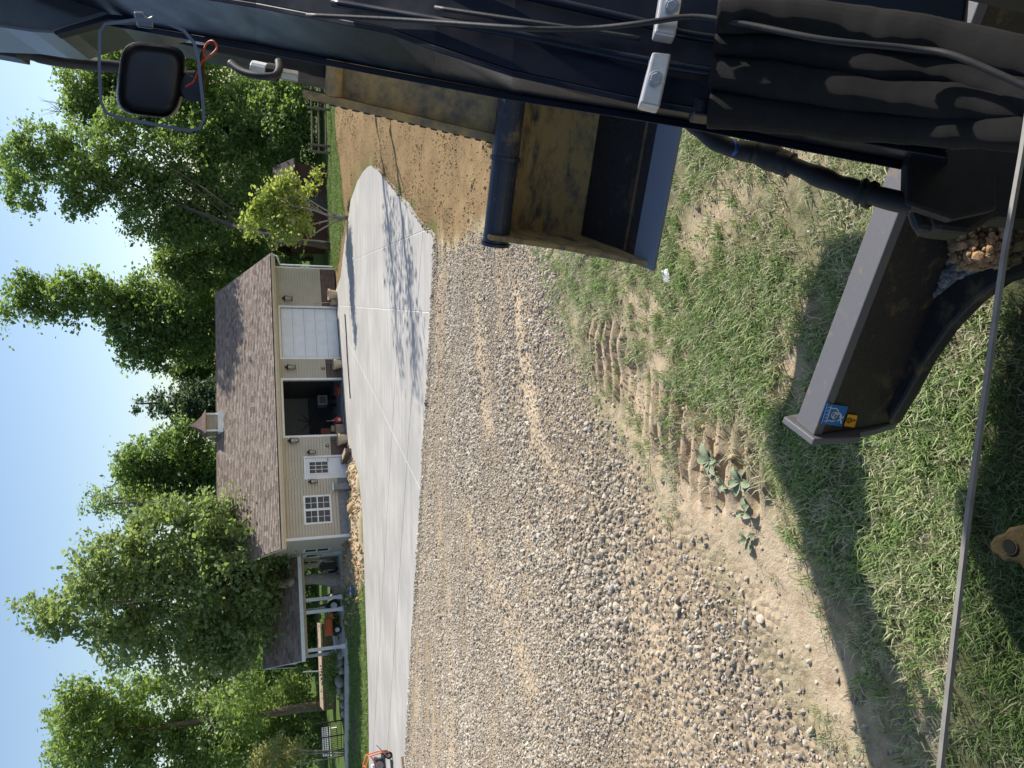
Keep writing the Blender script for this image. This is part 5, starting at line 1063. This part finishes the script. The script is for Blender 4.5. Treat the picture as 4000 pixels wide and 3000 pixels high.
# cab shell, house and tracks around and under the seat
mb = MB()
for x, y in [(-.52, .62), (.48, .62), (-.52, -.95), (.48, -.95)]: mb = MB(); mb.bx(x-.035, x+.035, y-.035, y+.035, 1.0, 2.68); mb.build('cab_pillar', 'cab_dark', ex)
mb = MB(); mb.bx(-.58, .54, -1.02, .68, 2.681, 2.75); mb.build('cab_roof', 'cab_dark', ex, bevel=.02)
mb = MB(); mb.bx(-.5, .46, -.98, -.92, 1.0, 2.68); mb.build('cab_back', 'cab_dark', ex)
mb = MB(); mb.bx(-.95, .95, -1.9, .35, .62, .98); mb.build('house_deck', 'cab_dark', ex, bevel=.03)
mb = MB(); mb.bx(-.95, .95, -1.9, -1.03, .981, 1.7); mb.build('engine_cover', 'boom_paint', ex, bevel=.06)
mb = MB(); mb.bx(-.28, .24, -.75, -.25, 1.0, 1.35); mb.build('seat', 'engine_black', ex, bevel=.05)
for s in (-1, 1):
    mb = MB(); pr = [(.75*math.cos(a)*1+(1.0 if math.cos(a) > 0 else -1.0)*0, 0) for a in (0,)]
    loop = [(-1.5+.25*math.cos(a), .27+.26*math.sin(a)) for a in np.linspace(math.pi/2, 3*math.pi/2, 8)]+[(.55+.25*math.cos(a), .27+.26*math.sin(a)) for a in np.linspace(-math.pi/2, math.pi/2, 8)]
    mb.prism([(s*.78-.19, y, z) for y, z in loop], (.38, 0, 0)); mb.build('track', 'rubber', ex)
# dirt riding on the blade arm
def inpoly(px, n):
    px = np.array(px, float); out = []
    lo, hi_ = px.min(0), px.max(0)
    while len(out) < n:
        c = rng.uniform(lo, hi_, (200, 2)); k = sdist(c[:, 0], c[:, 1], px) > 0; out += list(c[k])
    return out[:n]
mb = MB()
for i, (x, y) in enumerate(inpoly([(3800, 855), (3840, 840), (3990, 850), (3990, 1010), (3900, 1040), (3830, 1050), (3740, 1000), (3700, 940)], 700)):
    p = at_z(x, y, .37); hgt = max(0, .13*(1-abs(x-3900)/210)); r = random.choice([.004, .005, .006, .007, .009, .012, .016]); mb.rock(p+np.array([0, 0, random.uniform(-.03, hgt)]), r, i, (1, .9, .8), True)
tag(mb.build('dirt_heap', 'dirt_lump', None), 'tan crumbled dirt clods heaped on the blade arm', 'dirt', kind='stuff')
mb = MB()
for i, (x, y) in enumerate(inpoly([(3440, 1200), (3460, 1300), (3470, 1420), (3560, 1270), (3640, 1160), (3740, 1085), (3850, 1050), (3760, 960), (3640, 960), (3540, 1050), (3470, 1130)], 420)):
    f = 1 if x < 3620 else 0; r = random.uniform(.004, .009) if f else random.choice([.006, .009, .013, .017]); p = at_z(x, y, .336); mb.rock(p+np.array([0, 0, r*.3]), r, i+500, (1, .9, .6))
tag(mb.build('stone_dirt', 'grey_lump', None), 'grey stones and silt lying on the blade arm', 'dirt', kind='stuff')
mb = MB(); LAY = [(3432, 1205), (3452, 1262), (3446, 1320), (3462, 1400), (3560, 1285), (3650, 1165), (3750, 1085), (3860, 1050), (3900, 900), (3780, 930), (3640, 960), (3530, 1050), (3480, 1110)]
mb.prism([at_z(x, y, .3345)+np.array([0, 0, random.uniform(0, .003)]) for x, y in LAY], (0, 0, -.0025)); tag(mb.build('silt_layer', 'grey_lump', None), 'thin grey silt caked flat on the blade arm', 'dirt', kind='stuff')

# ================================================================== small things about the yard
def gp(x, y): p = ground(x, y); p[2] = float(gz(p[0], p[1])); return p
# split-rail fence by the wood
fe = thing('rail_fence', 'weathered split-rail fence at the edge of the wood', 'fence', at_z(1296, 600, -3.9), world=True)
fps = [at_z(1297, 600, -3.93), at_z(1297, 590, -3.93)+np.array([.25, 0, 0])]+[at_z(1297, 600, -3.93)+np.array([2.6*k, .15*k, 0]) for k in (1, 2, 3)]
for p in fps: mb = MB(); mb.beam(p-[0, 0, .3], p+np.array([.03, 0, 1.35]), .13, .13); mb.build('post', 'fence_wood', fe, bevel=.015)
for k in range(3):
    a = fps[0] if k == 0 else fps[k+1]; b = fps[k+2]
    for h in (.35, .75, 1.15):
        mb = MB(); mb.tube([a+[0, 0, h], (a+b)/2+[0, 0, h-.03], b+[0, 0, h+random.uniform(-.04, .04)]], [.05, .06, .05], 6); mb.build('rail', 'fence_wood', fe)
# red-brown shed
sh = thing('shed', 'dark red-brown board shed behind the small bright tree', 'shed', at_z(1290, 780, -3.9)+np.array([0, 3.2, 0]), rad(6))
for k in range(24): mb = MB(); mb.bx(-2.4+k*.2+.005, -2.4+k*.2+.195, -1.5, -1.47+random.uniform(-.006, .006), -.1, 2.0); mb.build('board', 'brown_board', sh)
mb = MB(); mb.bx(-2.4, 2.4, -1.469, 1.5, -.1, 2.0); mb.build('wall', 'brown_board', sh)
mb = MB(); mb.prism([(-2.6, -1.8, 1.95), (-2.6, 0, 3.1), (-2.6, 1.8, 1.95), (-2.6, 1.8, 1.85), (-2.6, 0, 3.0), (-2.6, -1.8, 1.85)], (5.2, 0, 0)); mb.build('roof', 'bark_dark', sh)
mb = MB(); mb.bx(-.5, .45, -1.53, -1.502, 0, 1.85); dr = mb.build('door', 'bark_dark', sh); mb = MB(); mb.bx(-.4, -.35, -1.56, -1.531, .9, 1.1); mb.build('handle', 'black_metal', dr)
mb = MB(); mb.beam((1.2, -1.83, 1.9), (2.0, -1.83, 2.2), .03, .14); mb.build('pale_trim', 'deck_wood', sh)
# sidewalk along the house
mb = MB(); WK = [(1340, 1900), (1345, 1990), (1351, 2300), (1355, 2600), (1356, 2900), (1357, 3300)]
a = [at_z(x, y, -3.80) for x, y in WK]; b = [p+np.array([.1, .9, 0]) for p in a]
wk_ = thing('walkway', None, None, a[0], world=True); tag(wk_, kind='structure')
for i in range(len(a)-1):
    m = max(1, int(np.linalg.norm(a[i+1]-a[i])/1.4))
    for k in range(m):
        f, g_ = k/m+.006, (k+1)/m-.006; q_ = [a[i]*(1-f)+a[i+1]*f, a[i]*(1-g_)+a[i+1]*g_, b[i]*(1-g_)+b[i+1]*g_, b[i]*(1-f)+b[i+1]*f]; mb = MB(); mb.prism(q_, (0, 0, -.16)); mb.build('paving_slab', 'walk_concrete', wk_)
# brown block retaining wall by the entry
def wallrun(name, label, p, q_, n, courses, hgt=.16, th=.22):
    p = np.array(p); q_ = np.array(q_); t = thing(name, label, 'wall', p, world=True); d = (q_-p)/n
    for c in range(courses):
        for k in range(n):
            s_ = .5*(c % 2); a_ = p+d*(k+.02+(s_ if k < n-1 else 0)*.0); b_ = p+d*(k+.98); z = np.array([0, 0, hgt*(c+.5)]); mb = MB(); mb.beam(a_+z, b_+z, th+random.uniform(-.01, .01), hgt-.012); mb.build('block', 'block_brown', t, bevel=.01)
    mb = MB(); z = np.array([0, 0, hgt*courses+.025]); mb.beam(p+z, q_+z, th+.05, .05); mb.build('capstone', 'deck_wood', t)
r0 = at_z(1388, 1760, -3.92); r1 = at_z(1352, 1850, -3.85)+np.array([0, .4, 0])
wallrun('retaining_wall', 'short brown block wall end jutting to the concrete left of the open bay', at_z(1376, 1758, -3.9), at_z(1345, 1835, -3.9), 5, 2)
wallrun('retaining_wall', 'brown block planter wall below the twin window', at_z(1336, 1895, -3.8), at_z(1342, 1985, -3.85), 5, 2)
# pots, cone and clutter by the entry
def hp(x, y, z): return at_z(x, y, z)
for (x, y, r, h, l, flower) in [(1333, 1858, .27, .52, 'large terracotta pot with dark flowers right of the twin window', 1), (1326, 1895, .25, .46, 'terracotta pot with plant and pale stake beside the planter wall', 2)]:
    p = hp(x, y, -3.72); t = thing('terracotta_pot', l, 'flower pot', p, 0, 'terracotta pots at the entry'); mb = MB(); mb.lathe([(r*.6, 0), (r*.95, h*.45), (r, h*.7), (r*.86, h*.9), (r*.95, h), (r*.8, h), (r*.78, h*.9), (.02, h*.88)], n=18); mb.build('pot', 'terracotta', t, smooth=True)
    mb = MB(); leafy(mb, (0, 0, h), 60, r*1.1, .30, .13, flower); mb.build('foliage', 'leaf_bright', t)
    mb = MB()
    for k in range(22): a_ = random.uniform(0, 6.28); mb.rock((r*random.random()*math.cos(a_)*1.2, r*math.sin(a_)*random.random(), h+random.uniform(.15, .5)), .035, k)
    tag(mb.build('blossoms', 'purple' if flower == 2 else 'red_plastic', t), kind='stuff')
    if flower == 2: mb = MB(); mb.tube([(0, 0, h), (-.25, 0, h+.75)], .014, 6); mb.build('stake', 'deck_wood', t)
t = thing('leaf_blower', 'orange leaf blower with white tube lying by the entry door', 'leaf blower', hp(1332, 1826, -3.72), rad(-20)); mb = MB(); mb.lathe([(.05, 0), (.15, .05), (.17, .18), (.12, .30), (.04, .36)], n=14); mb.build('body', 'orange_paint', t, smooth=True); mb = MB(); mb.tube([(0, -.1, .18), (.1, -.35, .1), (.18, -.6, .03)], [.06, .05, .04], 10); mb.build('tube', 'pale_plastic', t); mb = MB(); mb.tube([(-.1, 0, .32), (-.05, 0, .42), (.08, 0, .42), (.1, 0, .3)], .02, 6); mb.build('handle', 'orange_paint', t)
t = thing('watering_can', 'small green plastic can beside the terracotta pots', 'watering can', hp(1340, 1884, -3.72)); mb = MB(); mb.lathe([(.12, 0), (.13, .2), (.08, .24)], n=14); mb.build('body', 'green_plastic', t); mb = MB(); mb.tube([(.1, 0, .05), (.25, 0, .22)], .02, 6); mb.build('spout', 'green_plastic', t)
t = thing('stone_block', 'loose tan wall block left on the dirt mound', 'block', hp(1350, 1878, -3.75), rad(15)); mb = MB(); mb.bx(-.2, .2, -.12, .12, 0, .17); mb.build('block', 'deck_wood', t, bevel=.02)
t = thing('orange_bag', 'crumpled orange bag under the twin window', 'bag', hp(1328, 1986, -3.75), .4); mb = MB(); mb.rock((0, 0, .12), .22, 3, (1.7, .8, .7)); mb.build('bag', 'orange_paint', t, sub=2)
t = thing('utility_box', 'small grey utility cabinet against the wall right of the twin window', 'cabinet', house(-6.72, -.18, 0), YAW); mb = MB(); mb.bx(-.17, .17, -.12, .12, 0, .85); mb.build('cabinet', 'grey_plastic', t, bevel=.01); mb = MB(); mb.bx(-.2, .2, -.16, .14, .851, .9); mb.build('top', 'white_trim', t)
# mulch and rocks below the twin window
for k in range(12):
    p = at_z(1334-random.uniform(0, 6), 1915+k*9, -3.7); o = MB().rock((0, 0, 0), random.uniform(.07, .14), 700+k).build('edging_rock', 'boulder', None, sub=1); o.location = tuple(p); tag(o, 'small pale rock in the bed under the twin window', 'rock', 'bed rocks under the window')
# boulders and bed left of the porch
BO = [(1340, 2560, .34), (1338, 2585, .42), (1342, 2620, .30), (1338, 2660, .48), (1332, 2690, .30), (1344, 2720, .26), (1343, 2755, .24), (1345, 2790, .22)]
ln = ['largest leaning', 'broad flat', 'small grey', 'tall pale', 'dark round', 'low tan', 'half-buried', 'last small']
for k, ((x, y, r), l) in enumerate(zip(BO, ln)):
    p = at_z(x, y, -3.85); o = MB().rock((0, 0, r*.3), r, 40+k, (1.1, .8, .8)).build('boulder', 'boulder', None, sub=1); o.location = tuple(p); tag(o, f'{l} boulder in the rock edging left of the porch', 'boulder', 'boulders left of the porch')
# low wooden deck wall with boards
dk = thing('raised_deck', 'low tan wooden deck with plank top beyond the boulders', 'deck', at_z(1335, 2690, -3.9)+np.array([0, 4.5, 0]), YAW*.6)
for k in range(7): mb = MB(); mb.bx(-2.6, 2.4, -.9+k*.26, -.9+k*.26+.245, .62, .68); mb.build('plank', 'deck_wood', dk)
for k in range(4): mb = MB(); mb.bx(-2.6, 2.4, -.95, -.915, .01+k*.15, .15+k*.15); mb.build('skirt_board', 'block_brown', dk)
mb = MB(); mb.beam((-.4, -.5, .68), (-.3, -.5, 1.75), .07, .07); mb.build('post', 'white_trim', dk)
for k, (x, y, l) in enumerate([(1318, 2640, 'spiky green shrub at the porch corner'), (1320, 2700, 'feathery yellow-green shrub among the boulders'), (1330, 2600, 'low dark shrub beside the end porch post'), (1322, 2450, 'potted bushes seen between the porch posts')]):
    p = at_z(x+18, y, -3.9)+np.array([0, .9, 0]); t = thing('shrub', l, 'shrub', p, world=True); C = p+np.abs(rng.normal(size=(900, 3)))*[1, 1, 1]*np.array([.3, .3, .35])*rng.choice([-1, 1], (900, 3))*[1, 1, 0]+np.array([0, 0, 1])*np.abs(rng.normal(0, .4, (900, 1)))
    me = leaves_obj('foliage', C, .15, 'leaf_light', t, p); a_ = me.attributes.new('lv', 'FLOAT', 'POINT'); a_.data.foreach_set('value', rng.random(3600).astype(np.float32)); me.materials.append(MATS['leaf_light']); o = bpy.data.objects.new('foliage', me); COL.objects.link(o); o.parent = t
    mb = MB(); mb.tube([p-[0, 0, .1], p+[.05, 0, .4]], [.03, .02], 5); mb.build('stem', 'bark_dark', t)
# black railing
q0 = at_z(1342, 2812, -4.0); q1 = at_z(1346, 2925, -4.0); rl = thing('black_railing', 'black metal railing with a taller gate post at lower left', 'railing', q0, world=True)
for f in (0, .5, 1): p = q0*(1-f)+q1*f; mb = MB(); mb.beam(p, p+[0, 0, 1.6 if f == 0 else 1.35], .06, .06); mb.build('post', 'black_metal', rl)
for h in (.15, .75, 1.3): mb = MB(); mb.beam(q0+[0, 0, h], q1+[0, 0, h], .035, .035); mb.build('rail', 'black_metal', rl)
for k in range(1, 16): p = q0+(q1-q0)*k/16; mb = MB(); mb.beam(p+[0, 0, .15], p+[0, 0, 1.3], .018, .018); mb.build('baluster', 'black_metal', rl)
pb = at_z(1345, 2965, -4.0)+np.array([0, 2.5, 0]); t = thing('white_bench', 'white slatted bench behind the birch stems', 'bench', pb, .3)
for k in range(4): mb = MB(); mb.bx(-.8, .8, -.2+k*.1, -.12+k*.1, .43, .46); mb.build('seat_slat', 'white_trim', t)
for k in range(3): mb = MB(); mb.bx(-.8, .8, .22, .25, .55+k*.13, .64+k*.13); mb.build('back_slat', 'white_trim', t)
for x in (-.7, .7): mb = MB(); mb.bx(x-.03, x+.03, -.2, .25, 0, .42); mb.build('leg', 'white_trim', t)
# hose and blue sprinkler on the dirt strip, black drain mat on the slab
def gtube(name, pts, r, mat, label, cat, dz=.02):
    P = [gp(*p)+np.array([0, 0, dz]) for p in pts]; Q = []
    for i in range(len(P)-1):
        p0_, p1, p2, p3 = P[max(i-1, 0)], P[i], P[i+1], P[min(i+2, len(P)-1)]
        for k in range(6): t = k/6; Q.append(.5*((2*p1)+(-p0_+p2)*t+(2*p0_-5*p1+4*p2-p3)*t*t+(-p0_+3*p1-3*p2+p3)*t**3))
    mb = MB(); mb.tube(Q, r, 8); return tag(mb.build(name, mat, None, smooth=True), label, cat)
gtube('garden_hose', [(1386, 2290), (1374, 2286), (1369, 2300), (1368, 2325), (1372, 2350), (1382, 2375), (1400, 2396)], .028, 'hose_grey', 'grey-blue garden hose arcing over the dirt strip', 'hose', .06)
p = gp(1390, 2306); t = thing('sprinkler', 'small blue sprinkler lying by the garden hose', 'sprinkler', p); mb = MB(); mb.lathe([(.16, 0), (.15, .12), (.05, .18)], n=12); mb.build('base', 'blue_plastic', t); mb = MB(); mb.tube([(-.2, 0, .16), (.2, 0, .16)], .03, 6); mb.build('arm', 'pale_plastic', t)
p = [at_plane(x, y, P0+np.array([0, 0, .03]), SN) for x, y in [(1347, 1228), (1352, 1300), (1357, 1400), (1364, 1500), (1368, 1556)]]
mb = MB(); mb.tube(p, .028, 8); tag(mb.build('black_pole', 'rubber', None), 'long black pole lying on the concrete before the garage doors', 'pole')
p = gp(1385, 2880); o = MB().lathe([(.9, -.05), (.75, .05), (.3, .1), (.02, .11)], n=20).build('mulch_ring', 'mulch', None, smooth=True); o.location = tuple(p); tag(o, 'round brown mulch ring on the left lawn under the birch', 'mulch bed'); o.scale = (1.6, 1, 1)
# broadleaf weeds pressed in the track
for k, (x, y, n, r, l) in enumerate([(2790, 1800, 9, .10, 'largest broad-leaved weed flattened between the track marks'), (2905, 1880, 8, .085, 'grey-green broad-leaved weed nearest the cab shadow'), (2920, 2000, 7, .075, 'limp broad-leaved weed in bare dirt'), (2925, 2110, 5, .07, 'small broad-leaved weed farthest left in the dirt'), (2840, 1890, 5, .06, 'torn broad-leaved weed beside the largest one')]):
    p = gp(x, y); t = thing('weed', l, 'weed', p, 0, 'broad-leaved weeds in the track')
    for i in range(n):
        a_ = 6.28*i/n+random.uniform(-.9, .9); L = r*random.uniform(.4, 1.0); d = np.array([math.cos(a_), math.sin(a_), 0]); e = np.array([-d[1], d[0], 0]); h = random.uniform(.004, .035); mb = MB(); V = []
        for f, wd in [(0, .1), (.3, .55), (.6, .62), (.85, .35), (1, .05)]: c = d*L*f+np.array([0, 0, .01+h*math.sin(f*2.6)]); V += [c-e*L*wd*.42+[0, 0, .008], c, c+e*L*wd*.42+[0, 0, .008]]
        mb.add(V, [(j*3+m_, j*3+m_+1, j*3+m_+4, j*3+m_+3) for j in range(4) for m_ in (0, 1)]); mb.build('leaf', 'weed_leaf', t, smooth=True)
p = gp(2612, 1078); mb = MB(); mb.prism([p+np.array(v) for v in [(-.035, -.02, .012), (.0, -.03, .02), (.04, -.01, .016), (.03, .03, .03), (-.03, .025, .018)]], (0, 0, .003)); tag(mb.build('paper_scrap', 'paper', None), 'white scrap lying in the grass below the bucket', 'litter')
# walk-behind concrete machine at the left edge of the slab
tp_ = at_plane(1530, 2985, P0, SN); t = thing('power_trowel', 'orange tube-framed walk-behind concrete machine on the slab', 'machine', tp_, rad(20))
mb = MB(); mb.bx(-.45, .5, -.32, .32, .28, .34); mb.build('deck', 'engine_black', t, bevel=.01)
mb = MB(); mb.bx(-.15, .3, -.2, .2, .341, .66); en = mb.build('engine', 'engine_black', t, bevel=.03); mb = MB(); mb.tube([(.05, -.22, .5), (.05, -.27, .5)], .15, 18); mb.build('recoil_cover', 'grey_plastic', en); mb = MB(); mb.bx(-.12, .12, -.15, .15, .661, .78); mb.build('fuel_tank', 'pale_plastic', en, bevel=.03); mb = MB(); mb.tube([(.28, -.1, .62), (.28, .12, .62)], .09, 12); mb.build('muffler', 'chrome_grey', en)
for y in (-.36, .36):
    mb = MB(); mb.tube([(-.42, y, .12), (-.45, y, .5), (-.3, y, .95), (.1, y, 1.05), (.45, y, .9), (.5, y, .4), (.48, y, .12)], .022, 8); mb.build('frame_hoop', 'orange_paint', t, smooth=True)
for x, z in [(-.3, .95), (.1, 1.05), (.45, .9), (.5, .4), (-.45, .5)]: mb = MB(); mb.tube([(x, -.36, z), (x, .36, z)], .02, 8); mb.build('cross_tube', 'orange_paint', t, smooth=True)
mb = MB(); mb.tube([(-.4, -.36, .3), (.45, -.36, .85)], .018, 8); mb.build('brace', 'orange_paint', t)
for x in (-.38, .36):
    for y in (-.3, .3): mb = MB(); mb.tube([(x, y-.05, .14), (x, y+.05, .14)], .14, 18); wh = mb.build('wheel', 'rubber', t, bevel=.015); mb = MB(); mb.tube([(x, y-.056, .14), (x, y+.056, .14)], .06, 10); mb.build('rim', 'chrome_grey', wh)
mb = MB(); mb.tube([(.3, -.4, .2), (.75, -.42, .55), (.8, -.42, .62)], .016, 8); mb.build('lever', 'chrome_grey', t); mb = MB(); mb.bx(-.38, -.15, -.30, -.1, .341, .52); mb.build('white_box', 'pale_plastic', t, bevel=.02)
p = at_plane(1578, 2990, P0, SN); o = MB().bx(-.3, .3, -.09, .09, 0, .09).build('wood_block', 'deck_wood', None, bevel=.01); o.location = tuple(p); o.rotation_euler = (0, 0, .5); tag(o, 'short timber offcut at the near slab edge by the orange machine', 'timber')
# ------------------------------------------------------------------ done
for o in bpy.data.objects:
    if '_org' in o: del o['_org']
